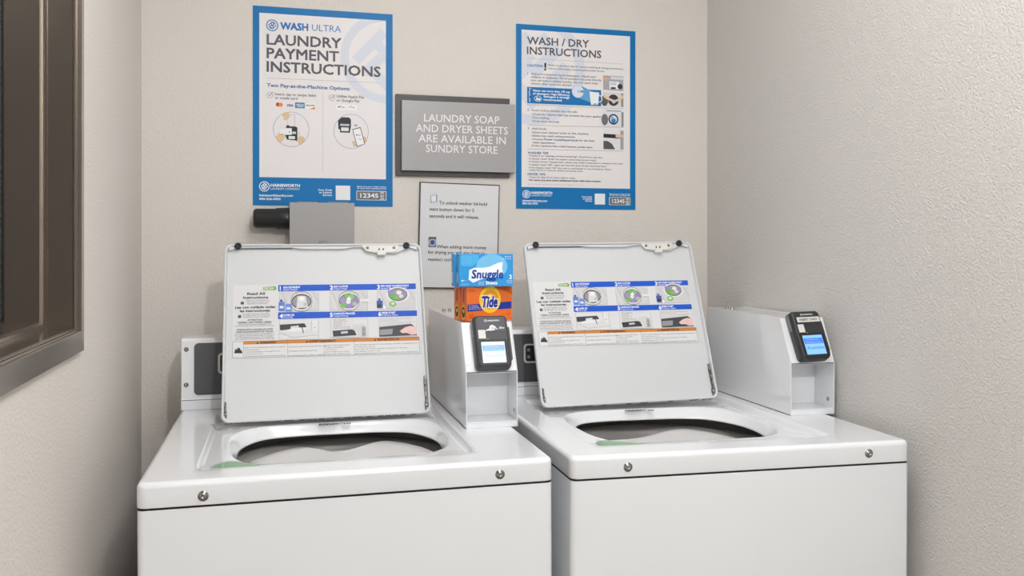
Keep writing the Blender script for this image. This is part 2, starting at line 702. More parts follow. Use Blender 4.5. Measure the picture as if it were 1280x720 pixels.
def lid_label_art():
    A = Art(LBW, LBH, LQ, 0.00015)
    a = lambda x, y: (285 + x / 6.856, 345 + y / 6.856)
    b_ = lambda x, y: (405 + x / 6.856, 345 + y / 6.856)
    paper = (217, 217, 218)
    A.raw([(0, 0), (LBW, 0), (LBW, LBH), (0, LBH)], paper, 0)
    blue = (28, 86, 196)
    bl2 = (58, 60, 66)
    # blue bars
    A.poly([a(432, 68), b_(795, 55), b_(797, 104), a(432, 124)], blue)
    A.poly([a(432, 304), b_(802, 287), b_(804, 335), a(432, 362)], blue)
    wh = (240, 244, 250)
    for n_, (x, y), f_, s1, s2, w1, w2 in (('1', (447, 115), a, 'ADD DETERGENT', 'Agregue Detergente', 622, 600), ('2', (58, 108), b_, 'ADD CLOTHES', 'Cargue la Ropa', 212, 205), ('3', (466, 103), b_, 'ADD LIQUID CHLORINE BLEACH', 'Agregue Blanqueador Liquido', 735, 720),
                                        ('4', (447, 354), a, 'CLOSE LID', 'Cierre la Tapa', 572, 560), ('5', (58, 343), b_, 'COMPLETE PROCESS', 'Complete el Proceso', 272, 216), ('6', (474, 335), b_, 'PRESS START', 'Presione Start', 620, 640)):
        A.text(n_, f_(x, y), f_(x + 20, y)[0], 5.0, wh, 0.03)
        A.text(s1, f_(x + 27, y - 18), f_(w1, y)[0], 2.3, wh, 0.03)
        A.text(s2, f_(x + 27, y - 1), f_(w2, y)[0], 1.7, wh, 0.01)
    # left column writing
    A.poly([a(300, 86), a(385, 80), a(402, 76), a(420, 96), a(402, 116), a(385, 112), a(300, 112)], (130, 170, 90))
    A.text('START NOW', a(306, 106), a(396, 0)[0], 2.3, (232, 240, 220), 0.02)
    tx = (60, 60, 62)
    for st, x0, x1, y in (('Read All', 165, 316, 154), ('Instructions', 130, 345, 187), ('Lea con cuidado todas', 62, 406, 272), ('las instrucciones.', 103, 366, 302)):
        A.text(st, a(x0, y), a(x1, y)[0], 3.0, tx, 0.03)
    for st, x0, x1, y in (('ATTENTION', 170, 296, 377), ('FABRIC SOFTENER USERS:', 88, 380, 399), ('ATENCION A AQUELLOS QUE', 75, 388, 461), ('USAN SUAVIZANTE DE TELAS:', 70, 392, 481)):
        A.text(st, a(x0, y), a(x1, y)[0], 1.9, tx, 0.02)
    for x0, x1, y in ((150, 360, 206), (160, 350, 221), (165, 345, 235), (130, 365, 322), (125, 368, 336), (130, 362, 350), (90, 370, 413), (62, 404, 428), (60, 402, 496), (55, 402, 511), (70, 398, 526), (62, 404, 540)):
        A.micro(a(x0, y), a(x1, y)[0], 1.4, (70, 70, 72), y)
    for (x, y) in ((122, 228), (100, 344)):     # padlocks
        A.rect(a(x - 14, y - 14), a(x + 14, y + 8), (80, 80, 82))
        A.ring(a(x, y - 14), .0017, .0006, (80, 80, 82), 1, 0, 180, n=10)
    # pictures 1-3
    ln = (130, 130, 132)
    gr = (205, 205, 206)
    for f_, x0, y0, x1, y1, k in ((a, 445, 128, 782, 290, 1), (b_, 55, 122, 380, 285, 2), (b_, 465, 118, 788, 275, 3)):
        A.rect(f_(x0, y0), f_(x1, y1), gr)
        A.seg(f_(x0, y0), f_(x0, y1), .0005, ln, 2)
        A.seg(f_(x1, y0), f_(x1, y1), .0005, ln, 2)
        A.seg(f_(x0, y1), f_(x1, y1), .0005, ln, 2)
        A.seg(f_(x0, y0 + 20), f_(x0 + 60, y1), .0008, (232, 232, 232), 2)
        A.seg(f_(x0 + 20, y0), f_(x0 + 85, y1), .0005, ln, 2)
        A.seg(f_(x1 - 50, y0), f_(x1, y0 + 85), .0005, ln, 2)
        cy = (y0 + y1) / 2 + (2 if k < 3 else -45)
        cx = {1: 633, 2: 220, 3: 640}[k]
        s_ = 1.0 / 6.856 * .00178
        A.disc(f_(cx, cy), 104 * s_, (226, 226, 226), 2, 78 * s_ if k < 3 else 72 * s_)
        A.ring(f_(cx, cy), 95 * s_, 6 * s_, ln, 3) if k < 3 else None
        A.disc(f_(cx, cy), 86 * s_, (88, 88, 92) if k == 1 else (120, 118, 124), 3, 70 * s_ if k < 3 else 62 * s_)
        A.disc(f_(cx, cy), 76 * s_, (150, 150, 152), 4, 58 * s_ if k < 3 else 50 * s_)
        if k == 1:
            A.poly([f_(600, 165), f_(668, 165), f_(690, 262), f_(590, 270)], (214, 214, 214), 5)
            A.disc(f_(637, 185), 22 * s_, (235, 235, 235), 6)
            A.disc(f_(665, 235), 16 * s_, (186, 186, 188), 6)
            A.rrect(f_(436, 215), f_(490, 292), .0008, (96, 130, 206), 7)
            A.rrect(f_(496, 232), f_(552, 298), .0008, (110, 140, 208), 7)
            A.rect(f_(450, 195), f_(470, 215), (70, 90, 160), 7)
            A.rect(f_(447, 250), f_(478, 270), (220, 226, 240), 8)
            A.rect(f_(506, 262), f_(538, 280), (220, 226, 240), 8)
            A.seg(f_(590, 140), f_(606, 160), .001, (120, 150, 90), 6)
        if k == 2:
            for (x, y, r_, c_) in ((165, 200, 24, (160, 140, 200)), (200, 165, 20, (120, 180, 90)), (245, 165, 22, (130, 190, 100)), (280, 195, 22, (150, 130, 196)), (272, 235, 22, (180, 180, 182)), (222, 250, 24, (150, 132, 200)), (175, 243, 25, (120, 182, 84)), (220, 185, 20, (238, 238, 238)), (215, 215, 20, (225, 225, 226))):
                A.disc(f_(x, y), r_ * s_, c_, 5 + (x % 3))
            A.poly([f_(320, 195), f_(390, 188), f_(402, 202), f_(385, 215), f_(320, 212)], (226, 226, 226), 8)
            A.seg(f_(320, 212), f_(385, 215), .0004, ln, 9)
        if k == 3:
            for (x, y, r_, c_) in ((575, 130, 24, (150, 132, 200)), (700, 135, 22, (150, 132, 200)), (590, 165, 24, (96, 180, 60)), (620, 180, 20, (110, 196, 70)), (650, 135, 24, (236, 226, 224)), (668, 165, 20, (214, 214, 214)), (597, 232, 32, (120, 178, 100)), (597, 230, 16, (210, 224, 200))):
                A.disc(f_(x, y), r_ * s_, c_, 5 + (x % 3), r_ * s_ * .8)
            A.rrect(f_(458, 205), f_(512, 268), .0008, (70, 92, 150), 7)
            A.rect(f_(472, 185), f_(492, 206), (80, 110, 190), 7)
            A.rect(f_(465, 238), f_(495, 262), (44, 50, 60), 8)
            A.disc(f_(524, 262), 14 * s_, (236, 236, 238), 8)
    # pictures 4-6
    for f_, x0, y0, x1, y1 in ((a, 445, 368, 782, 535), (b_, 62, 362, 382, 522), (b_, 478, 350, 800, 512)):
        A.seg(f_(x0, y0), f_(x0, y1), .0005, ln, 2)
        A.seg(f_(x1, y0), f_(x1, y1), .0005, ln, 2)
        A.seg(f_(x0, y1), f_(x1, y1), .0005, ln, 2)
        A.seg(f_(x0, y0), f_(x1, y0 - 6), .0004, (180, 180, 182), 2)
    A.poly([a(448, 410), a(660, 398), a(680, 430), a(470, 458), a(450, 458)], (64, 66, 70), 2)
    A.poly([a(540, 424), a(610, 416), a(612, 432), a(542, 440)], (206, 206, 208), 3)
    A.poly([a(448, 460), a(640, 440), a(780, 470), a(780, 480), a(560, 520), a(448, 482)], (214, 214, 215), 1)
    A.poly([a(480, 470), a(560, 436), a(700, 432), a(660, 462), a(560, 474)], (226, 226, 228), 3)
    A.seg(a(450, 480), a(560, 520), .0006, ln, 3)
    A.seg(a(560, 520), a(780, 496), .0006, ln, 3)
    A.seg(a(632, 400), a(652, 482), .0018, (40, 42, 46), 4)
    A.poly([a(720, 372), a(752, 366), a(768, 378), a(768, 462), a(730, 470), a(720, 440)], (222, 222, 223), 2)
    A.seg(a(720, 372), a(724, 466), .0005, ln, 4)
    A.disc(a(748, 434), .0013, (120, 120, 122), 4)
    A.poly([b_(78, 462), b_(262, 448), b_(285, 500), b_(86, 512)], (58, 60, 64), 2)
    A.poly([b_(150, 470), b_(208, 464), b_(210, 482), b_(152, 488)], (196, 196, 198), 3)
    A.poly([b_(250, 410), b_(340, 402), b_(372, 425), b_(374, 515), b_(300, 515), b_(285, 470), b_(250, 452)], (206, 206, 207), 3)
    A.poly([b_(330, 425), b_(362, 428), b_(364, 510), b_(330, 510)], (160, 160, 162), 4)
    A.disc(b_(346, 450), .0012, (90, 90, 92), 5)
    A.disc(b_(346, 490), .0016, (110, 110, 112), 5)
    A.seg(b_(66, 516), b_(300, 518), .0005, ln, 3)
    for k in range(7):
        A.micro(b_(88, 374 + k * 12), b_((190, 205, 165, 195, 160, 235, 235)[k], 0)[0], 1.2, (110, 110, 112), k + 40)
    A.poly([b_(480, 430), b_(750, 402), b_(800, 440), b_(800, 500), b_(590, 508), b_(480, 512)], (70, 72, 76), 2)
    A.poly([b_(480, 405), b_(740, 385), b_(760, 402), b_(480, 430)], (206, 206, 207), 2)
    A.poly([b_(484, 452), b_(596, 444), b_(590, 492), b_(484, 500)], (150, 150, 152), 3)
    A.poly([b_(655, 462), b_(700, 432), b_(745, 420), b_(800, 430), b_(800, 492), b_(750, 496), b_(715, 480), b_(672, 482)], (232, 196, 192), 4)
    A.disc(b_(660, 468), .0015, (150, 190, 60), 5)
    A.seg(b_(715, 462), b_(750, 468), .0004, (120, 90, 90), 6)
    A.seg(b_(730, 480), b_(758, 482), .0004, (120, 90, 90), 6)
    for k in range(3):
        A.micro(b_(490, 366 + k * 13), b_((760, 640, 780)[k], 0)[0], 1.1, (140, 140, 142), k + 60)
    # orange warning table
    org = (200, 128, 56)
    brn = (60, 36, 20)
    A.poly([a(44, 556), a(136, 552), b_(820, 514), b_(824, 655), a(44, 696)], (219, 219, 219), 1)
    A.poly([a(138, 552), b_(818, 514), b_(820, 543), a(138, 580)], org, 2)
    tb = (96, 96, 98)
    for p_, q_ in ((a(44, 556), b_(818, 513)), (a(44, 696), b_(823, 652)), (a(44, 556), a(44, 696)), (b_(818, 513), b_(823, 652)), (a(138, 552), a(138, 694)), (a(517, 535), a(520, 683)), (b_(262, 531), b_(266, 668))):
        A.seg(p_, q_, .0006, tb, 3)
    A.text('WARNING', a(280, 573), a(415, 0)[0], 2.6, brn, 0.03, 3)
    A.text('AVERTISSEMENT', a(700, 563), b_(108, 0)[0], 2.6, brn, 0.03, 3)
    A.text('ADVERTENCIA', b_(462, 546), b_(650, 0)[0], 2.6, brn, 0.03, 3)
    for p_ in (a(258, 566), a(682, 556), b_(442, 540)):
        A.poly([(p_[0] - 1.5, p_[1] + 1), (p_[0] + 1.5, p_[1] + 1), (p_[0], p_[1] - 1.6)], brn, 3)
    for (f_, x0, x1, yl, n_) in ((a, 148, 505, 612, 5), (a, 526, 850, 604, 5), (b_, 2, 230, 592, 5), (b_, 272, 808, 586, 5)):
        for k in range(n_):
            sl = -0.055 * (x0 if f_ is a else x0 + 823) / 6
            A.micro(f_(x0, yl + k * 18.5), f_(x1 * (1, .55, .9, .6, 1)[k] if f_ is not b_ or x0 > 100 else x1 * (1, .8, .5, .95, 1)[k], 0)[0], 1.45, (60, 60, 62), k + int(x1))
    # flame pictogram
    A.poly([a(58, 655), a(66, 625), a(76, 610), a(80, 628), a(92, 600), a(98, 622), a(108, 604), a(110, 626), a(122, 630), a(130, 655)], (50, 50, 52), 2)
    A.disc(a(100, 615), .0014, (50, 50, 52), 2)
    return A


ART_LABEL = lid_label_art()
_label_mesh = [None]


def screw_at(parent, p, nrm, r=0.0055, name='screw'):
    b = MB()
    z = Vector(nrm).normalized()
    M = Matrix.Translation(p) @ z.to_track_quat('Z', 'Y').to_matrix().to_4x4()
    b.lathe([(r * 1.55, -0.001), (r * 1.5, 0.0008), (r, 0.001), (r, 0.0022), (r * 0.8, 0.0038), (r * 0.42, 0.0042), (r * 0.38, 0.0025), (0.0002, 0.0025)], M_steel, M, 20)
    return b.build(name, parent)


def bez(p, q, n):
    return [(p[0] + (q[0] - p[0]) * i / n, p[1] + (q[1] - p[1]) * i / n) for i in range(n)]


def smooth_path(pts, n=8):
    P = [Vector(pts[0])] + [Vector(p) for p in pts] + [Vector(pts[-1])]
    out = []
    for i in range(1, len(P) - 2):
        p0, p1, p2, p3 = P[i - 1], P[i], P[i + 1], P[i + 2]
        for k in range(n):
            t_ = k / n
            out.append(tuple(0.5 * ((2 * p1) + (-p0 + p2) * t_ + (2 * p0 - 5 * p1 + 4 * p2 - p3) * t_ ** 2 + (-p0 + 3 * p1 - 3 * p2 + p3) * t_ ** 3)))
    out.append(tuple(P[-1]))
    return out


def make_washer(label, x, y, r, k, B, L, wave, wl, wr, second):
    t = thing('washing_machine', label, 'washing machine', (x + k * ZD, y, -k * W / 2), (0, -k, r), 'white coin laundry washing machines')
    # cabinet
    b = MB()
    out = rrect(0.001, 0.001, W - 0.001, 0.76, 0.012, 5)
    inn = rrect(0.012, 0.012, W - 0.012, 0.75, 0.008, 5)
    n = len(out)
    b.add([(p[0], p[1], 0.025) for p in out] + [(p[0], p[1], ZD - 0.0435) for p in out], [(i, (i + 1) % n, n + (i + 1) % n, n + i) for i in range(n)], M_white, True)
    vs = [(p[0], p[1], ZD - 0.0435) for p in out] + [(p[0], p[1], ZD - 0.0435) for p in inn] + [(p[0], p[1], 0.06) for p in inn]
    b.add(vs, [(i, (i + 1) % n, n + (i + 1) % n, n + i) for i in range(n)], M_seam)
    b.add(vs, [(n + i, n + (i + 1) % n, 2 * n + (i + 1) % n, 2 * n + i) for i in range(n)], M_inner)
    b.add([(p[0], p[1], 0.06) for p in inn], [list(range(n))], M_inner)
    b.add([(p[0], p[1], 0.025) for p in out], [list(range(n))[::-1]], M_white)
    b.build('cabinet', t)
    # black joint under the deck
    b = MB()
    j1 = rrect(0.0035, 0.0035, W - 0.0035, 0.757, 0.011, 5)
    b.prism(j1, [lambda a, c: (a, c, ZD - 0.0437), lambda a, c: (a, c, ZD - 0.0395)], M_seam, caps=(False, False))
    b.build('joint_seal', t)
    for fx, fy in ((.05, .05), (W - .05, .05), (.05, .7), (W - .05, .7)):
        b = MB()
        b.lathe([(0.0005, 0.003), (0.02, 0.003), (0.022, 0.006), (0.02, 0.014), (0.007, 0.015), (0.007, 0.028)], M_dark, Matrix.Translation((fx, fy, 0)), 20)
        b.build('leveling_foot', t)
    dx = L[0] - 0.0988
    deck_mesh(dx, 'deck', t, wl, wr)
    # tub
    cx, cy = 0.337 + dx, 0.325
    b = MB()
    b.lathe([(0.305, -0.052), (0.30, -0.062), (0.288, -0.075), (0.286, -0.52), (0.0005, -0.52)], M_tubd, Matrix.Translation((cx, cy, ZD)), 64)
    b.build('outer_tub', t)
    b = MB()
    b.lathe([(0.260, -0.11), (0.262, -0.076), (0.257, -0.065), (0.245, -0.061), (0.228, -0.066), (0.217, -0.080), (0.222, -0.12), (0.222, -0.50), (0.0005, -0.50)], M_ring, Matrix.Translation((cx, cy, ZD)), 72)
    b.build('wash_basket', t)
    # wavy white tub cover
    back = smooth_path(wave, 8)
    fr = [(wave[-1][0] - .01, .21), (.42 + dx, .15), (.27 + dx, .15), (wave[0][0] + .0, .22)]
    outl = back + smooth_path(fr, 6)
    outl = outl[::-1]
    ccx = sum(p[0] for p in outl) / len(outl)
    ccy = sum(p[1] for p in outl) / len(outl)
    sc = lambda s_, z_: (lambda a, c: (ccx + (a - ccx) * s_, ccy + (c - ccy) * s_, ZD + z_))
    b = MB()
    b.prism(outl, [sc(1.0, -0.10), sc(1.0, -0.058), sc(0.985, -0.0525), sc(0.95, -0.0500), sc(0.8, -0.0500), sc(0.5, -0.051), sc(0.2, -.052)], M_tubw, smooth=True)
    b.build('wavy_agitator_cover', t)
    # bleach dispenser
    gp = [(p[0] + dx, p[1]) for p in ((.1065, .084), (.186, .084), (.176, .108), (.152, .149), (.144, .159), (.132, .162), (.120, .157), (.113, .142))]
    gz = lambda yy, o_: ZD + o_ - 0.010 * float(sm((yy - 0.055) / 0.10))
    b = MB()
    b.prism(gp, [lambda a, c: (a, c, gz(c, -.003)), lambda a, c: (a, c, gz(c, .0008))], M_green)
    b.build('bleach_dispenser', t)
    b = MB()
    q0 = (.1245 + dx, .086)
    q1 = (.1235 + dx, .158)
    b.add([(q0[0], q0[1], gz(q0[1], .0012)), (q0[0] + .0016, q0[1], gz(q0[1], .0012)), (q1[0] + .0016, q1[1], gz(q1[1], .0012)), (q1[0], q1[1], gz(q1[1], .0012))], [(0, 1, 2, 3)], mat('pale_green_plastic', (190, 206, 190), .4))
    b.build('dispenser_seam', t)
    # front screws
    for sx, sz in (((.101, -.0255), (.5865, -.0231)) if not second else ((.1044, -.0227), (.5904, -.0211))):
        screw_at(t, (sx, -0.0002, ZD + sz), (0, -1, 0))
    # data sticker on rear rim
    b = MB()
    rd = random.Random(5)
    for i in range(3):
        xx = .300 + dx
        while xx < .350 + dx - i * .01:
            w_ = rd.uniform(.003, .008)
            yy = .480 - i * .007
            b.box(xx, yy - .002, 0, xx + w_, yy + .002, .0004, ink((90, 90, 92)))
            xx += w_ + .002
    for i in range(6):
        b.box(.352 + dx + (i % 3) * .0055, .462 + (i // 3) * .008, 0, .352 + dx + (i % 3) * .0055 + .0035, .468 + (i // 3) * .008, .0004, ink((60, 60, 62)))
    o = b.build('data_sticker', t)
    o.location = (0, 0, ZD - 0.0125)
    # coin box
    bx, by, bw = B
    x0, x1 = bx, bx + bw
    H1, H2, dS = 0.114, 0.212, 0.050
    yb = 0.757 if not second else 0.70
    th = 0.002
    b = MB()
    side = [(by, 0.0), (yb, 0.0), (yb, H2), (by + dS, H2), (by, H1)]
    for xa, xb in ((x0, x0 + th), (x1 - th, x1)):
        b.prism(side, [lambda a, c, q=xa: (q, a, ZD + c), lambda a, c, q=xb: (q, a, ZD + c)], M_case)
    zt = ZD + H2 - .0015
    b.box(x0 + th, by + dS + .001, zt - .002, x1 - th, yb, zt, M_case)          # top
    b.box(x0 + th, yb - .002, ZD + .001, x1 - th, yb, zt - .002, M_case)         # back
    # sloping face plate
    nx = Vector((0, -(H2 - H1), dS)).normalized()
    s0 = Vector((0, by + .0015, ZD + H1 + .0005))
    s1 = Vector((0, by + dS + .0015, ZD + H2 - .001))
    vs = []
    for p_ in (s0, s1):
        for q_ in (x0 + th, x1 - th):
            vs += [(q_, p_.y, p_.z), (q_, p_.y + .002, p_.z - .001)]
    b.add(vs, [(0, 2, 6, 4), (1, 5, 7, 3), (0, 1, 3, 2), (4, 6, 7, 5)], M_case)
    # niche: floor, lintel, back, plinth
    b.box(x0 + th, by + .0008, ZD + .010, x1 - th, by + .078, ZD + .0125, M_case)
    b.box(x0 + th, by + .0006, ZD + .0, x1 - th, by + .003, ZD + .010, M_case)
    b.box(x0 + th, by + .076, ZD + .0125, x1 - th, by + .078, ZD + H1, M_case)
    b.box(x0 + th, by + .001, ZD + H1 - .0025, x1 - th, by + .078, ZD + H1 - .0008, M_case)
    b.build('coin_box', t, 0.0006, 1)
    b = MB()       # dark seams
    b.box(x0 + .001, by + .0003, ZD + H1 - .0008, x1 - .001, by + .0016, ZD + H1 + .0002, M_seam)
    b.box(x0 - .0006, by + .004, ZD - .0002, x0 + .001, yb - .01, ZD + .0012, M_seam)
    b.build('coin_box_seam', t)
    for lx in (x0 + .028, x0 + .043):
        b = MB()
        b.lathe([(.0045, 0), (.0045, .003), (.003, .0045), (.0003, .0045)], M_steel, Matrix.Translation((lx, yb - .06, ZD + H2 - .0015)), 16)
        b.build('lock_button', t)
    b = MB()
    b.lathe([(.0045, 0), (.0045, .0015), (.002, .0018), (.0003, .0018)], M_steel, Matrix.Translation((x1 - th, by + .022, ZD + .030)) @ Matrix.Rotation(-math.pi / 2, 4, 'Y'), 14)
    b.build('niche_bolt', t)
    # control console behind
    b = MB()
    cy0 = 0.6525
    CH = 0.1615
    def cons(zc):
        return cy0 + .012 * max(0, (zc - .03)) / .13
    prof_c = [(cy0, 0.0), (cy0, 0.024), (cy0 + .003, 0.026), (cy0 + .012, CH - .006), (cy0 + .018, CH), (cy0 + .110, CH), (cy0 + .116, CH - .006), (cy0 + .118, 0.0)]
    xl_, xr_ = 0.0015, .530 + L[0] - .0988
    n = len(prof_c)
    b.prism(prof_c, [lambda a, c: (xl_, a, ZD + c), lambda a, c: (xr_, a, ZD + c)], M_white)
    b.build('console', t, 0.003, 2)
    b = MB()
    b.box(xl_ + .002, cy0 - .0004, ZD + .0225, xr_ - .002, cy0 + .001, ZD + .0235, M_seam)
    b.build('console_seam', t)
    # dark control panel
    nn = Vector((0, -(CH - .032), .009)).normalized()
    def onc(a, c, off):
        f_ = (c - .026) / (CH - .006 - .026)
        return (a, cy0 + .003 + .009 * f_ + nn.y * off, ZD + c + nn.z * off)
    b = MB()
    pl = rrect(.027, .031, xr_ - .010, .1535, .012, 6)
    b.prism(pl, [lambda a, c: onc(a, c, -.001), lambda a, c: onc(a, c, .0012)], M_white)
    pl2 = rrect(.0295, .0335, xr_ - .0125, .151, .010, 6)
    b.prism(pl2, [lambda a, c: onc(a, c, .0), lambda a, c: onc(a, c, .0018)], M_panel)
    cp = b.build('control_panel', t)
    b = MB()
    fr_o = rrect(.0812, .080, .160, .127, .008, 5)
    fr_i = rrect(.0862, .084, .156, .123, .006, 5)
    n = len(fr_o)
    b.add([onc(p[0], p[1], .0035) for p in fr_o] + [onc(p[0], p[1], .0035) for p in fr_i], [(i, (i + 1) % n, n + (i + 1) % n, n + i) for i in range(n)], ink((214, 212, 208)))
    b.add([onc(p[0], p[1], .0018) for p in fr_o] + [onc(p[0], p[1], .0035) for p in fr_o], [(i, (i + 1) % n, n + (i + 1) % n, n + i) for i in range(n)], ink((214, 212, 208)))
    b.add([onc(p[0], p[1], .0022) for p in fr_i], [list(range(n))], M_black)
    for zz in (.095, .112):
        b.add([onc(.0905, zz - .004, .0026), onc(.0975, zz - .004, .0026), onc(.0975, zz + .004, .0026), onc(.0905, zz + .004, .0026)], [(0, 1, 2, 3)], ink((150, 150, 150)))
    d = b.build('display_frame', cp, recalc=False)
    d['label'] = 'small display window with pale frame'
    for sz in (.1374, .0576):
        screw_at(t, onc(.0125, sz, .0003), nn, .0034)
    # lid
    lx0, ly0, lw = L
    LH = 0.405
    a_t = math.atan2(.15, .38)
    lid = bpy.data.objects.new('lid', None)
    # lid local frame: x right, y up along lid, z out of the face
    ey = Vector((-(.008 if second else 0.0) / .41, .15 / .4085, .38 / .4085)).normalized()
    ex = Vector((1, 0, 0))
    ez = ex.cross(ey).normalized()
    ex = ey.cross(ez).normalized()
    Ml = Matrix(((ex.x, ey.x, ez.x, lx0), (ex.y, ey.y, ez.y, ly0), (ex.z, ey.z, ez.z, ZD), (0, 0, 0, 1)))
    b = MB()
    R = .016
    o0 = rrect(0, 0, lw, LH, R, 7)
    lv = lambda s_, z_: (lambda a, c: (min(max(a, s_), lw - s_) if False else lw / 2 + (a - lw / 2) * (1 - 2 * s_ / lw), LH / 2 + (c - LH / 2) * (1 - 2 * s_ / LH), z_))
    # back shell, rounded to the rim, inner pan recessed
    b.prism(o0, [lv(.010, -.020), lv(.004, -.019), lv(.001, -.015), lv(0, -.011), lv(0, -.0012), lv(.0008, 0), lv(.004, 0), lv(.0048, -.0012), lv(.0052, -.007), lv(.0062, -.0082)], M_lid, smooth=True, caps=(True, False))
    # inner pan with a stepped top edge
    px0, px1, py0, py1 = .0064, lw - .0064, .0058, LH - .0066
    b.add([(px0, py0, -.0082), (px1, py0, -.0082), (px1, py1, -.0082), (px0, py1, -.0082)], [(0, 1, 2, 3)], M_lid)
    s = lw / .4455
    top = [(.010, LH - .016), (.030, LH - .0085), (.050, LH - .0085), (.15 * s, LH - .0085), (.165 * s, LH - .0115), (.20 * s, LH - .0125), (.265 * s, LH - .0125), (.285 * s, LH - .0085), (.31 * s, LH - .0085), (.322 * s, LH - .020), (.336 * s, LH - .024), (.385 * s, LH - .024), (.398 * s, LH - .018), (lw - .030, LH - .0085), (lw - .010, LH - .016), (lw - .010, LH - .0062), (.010, LH - .0062)]
    # raised flange strip along the top of the pan
    fl = [(p[0], p[1]) for p in top]
    b.prism(fl[::-1], [lambda a, c: (a, c, -.0082), lambda a, c: (a, c, -.0012)], M_lid)
    lo = b.build('lid', t)
    lo.matrix_local = Ml
    # grey strip standing in for the shade below the flange
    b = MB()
    b.box(.012, LH - .0106, -.0081, .15 * s, LH - .0092, -.0066, mat('flange_shade_grey', (120, 118, 116), .6))
    b.build('lid_flange_shade', lo)
    for bxx in (.030 * s - .0005, .4105 * s):
        b = MB()
        b.lathe([(.0075, -.001), (.0078, .004), (.0068, .0065), (.0035, .0070), (.0030, .0045), (.0002, .0045)], M_black, Matrix.Translation((bxx, LH - .006, 0)), 24)
        b.build('rubber_bumper', lo)
    b = MB()
    lt = [(.308 * s, .400), (.308 * s, .396), (.316 * s, .3855), (.342 * s, .381), (.360 * s, .381), (.386 * s, .3835), (.392 * s, .393), (.392 * s, .400)]
    b.prism(lt, [lambda a, c: (a, c, -.0085), lambda a, c: (a, c, .0016)], mat('cream_plastic', (214, 213, 208), .4))
    b.box(.341 * s, .3745, -.0085, .361 * s, .386, .0055, mat('cream_plastic', (214, 213, 208), .4))
    b.box(.345 * s, .386, .0016, .3475 * s, .392, .004, M_seam)
    b.box(.3545 * s, .386, .0016, .357 * s, .392, .004, M_seam)
    st = b.build('latch_strike', lo, .0008, 1)
    for xx, yy in ((.3195 * s, .3935), (.381 * s, .3935)):
        b = MB()
        b.lathe([(.0036, .0010), (.0034, .0026), (.001, .003), (.0002, .003)], mat('dull_brass', (150, 135, 105), .4, .7), Matrix.Translation((xx, yy, 0)), 16)
        b.build('rivet', st)
    # worn hinge brackets at the lower corners
    for xx, hh, wd in ((.0085, .046, .0022), (lw - .0095, .086, .0030)):
        b = MB()
        pts = [(xx - wd, .010), (xx + wd, .012), (xx + wd * 1.2, .020), (xx + wd * .5, .030), (xx + wd * .7, hh - .012), (xx + wd * .3, hh), (xx - wd * .5, hh), (xx - wd * .9, hh - .014), (xx - wd * .5, .030), (xx - wd * 1.2, .022)]
        b.prism(pts, [lambda a, c: (a, c, -.0085), lambda a, c: (a, c, -.002)], M_rust)
        b.lathe([(wd * 1.25, 0), (wd * 1.2, .0018), (wd * .5, .0026), (.0002, .0026)], M_steel, Matrix.Translation((xx, .019, -.002)), 14)
        b.lathe([(wd * .7, 0), (wd * .6, .0012), (.0002, .0012)], M_steel, Matrix.Translation((xx, hh - .010, -.002)), 12)
        b.build('hinge_bracket', lo)
    b = MB()      # rusted lower edge
    rd = random.Random(3 + second)
    xx = .006
    lo_, hi_ = [], []
    while xx < lw - .01:
        th_ = .0016 if xx < .12 else rd.choice([.0002, .0003, .0012])
        lo_.append((xx, .0004 - th_))
        hi_.append((xx, .0006))
        xx += .008
    b.prism(lo_ + hi_[::-1], [lambda a, c: (a, c, -.009), lambda a, c: (a, c, -.0006)], M_rust)
    b.build('rusted_edge', lo)
    # printed label
    if _label_mesh[0] is None:
        ob = ART_LABEL.build('instruction_label', lo)
        _label_mesh[0] = ob
    else:
        ob = _label_mesh[0].copy()
        COL.objects.link(ob)
        ob.parent = lo
    if not second:
        ob.matrix_local = Matrix.Translation((.0198, .1392, -.0080))
    else:
        ob.matrix_local = Matrix.Translation((.0125, .1440, -.0080)) @ Matrix.Rotation(math.radians(-.25), 4, 'Z') @ Matrix.Diagonal((.988, .955, 1, 1))
    # card reader on the sloping face
    up = Vector((0, dS, H2 - H1)).normalized()
    nz = Vector((0, -(H2 - H1), dS)).normalized()
    rx = .0195 if not second else .0165
    tilt = 0.0 if not second else math.radians(-2.0)
    Mr = Matrix(((1, 0, 0, x0 + rx), (0, up.y, nz.y, by + .0015), (0, up.z, nz.z, ZD + H1 + .001), (0, 0, 0, 1))) @ Matrix.Rotation(-tilt, 4, 'Z')
    rw, rh, rt = .0735, .1135, .027
    body = M_reader if not second else M_reader2
    b = MB()
    o0 = rrect(0, 0, rw, rh, .009, 6)
    sc2 = lambda s_, z_: (lambda a, c: (rw / 2 + (a - rw / 2) * (1 - 2 * s_ / rw), rh / 2 + (c - rh / 2) * (1 - 2 * s_ / rh), z_))
    b.prism(o0, [sc2(.002, .0005), sc2(.0, .003), sc2(.0002, .016), sc2(.001, .022), sc2(.003, .0258), sc2(.0055, rt)], body, smooth=True)
    # cradle on right side
    b.box(rw - .001, .018, .002, rw + .0035, .088, .019, body)
    rdr = b.build('card_reader', t)
    rdr.matrix_local = Mr
    b = MB()
    bz = rrect(.0065, .0035, rw - .0055, .0585, .003, 4)
    b.prism(bz, [lambda a, c: (a, c, rt - .0006), lambda a, c: (a, c, rt + .0009)], M_black)
    tpz = rrect(.0075, .076 if not second else .090, rw - .0065, rh - .0055, .004, 4)
    b.prism(tpz, [lambda a, c: (a, c, rt - .0006), lambda a, c: (a, c, rt + .0006)], mat('reader_inlay', (74, 74, 78) if True else 0, .5) if not second else body)
    b.build('face_inlay', rdr, .0005, 1)
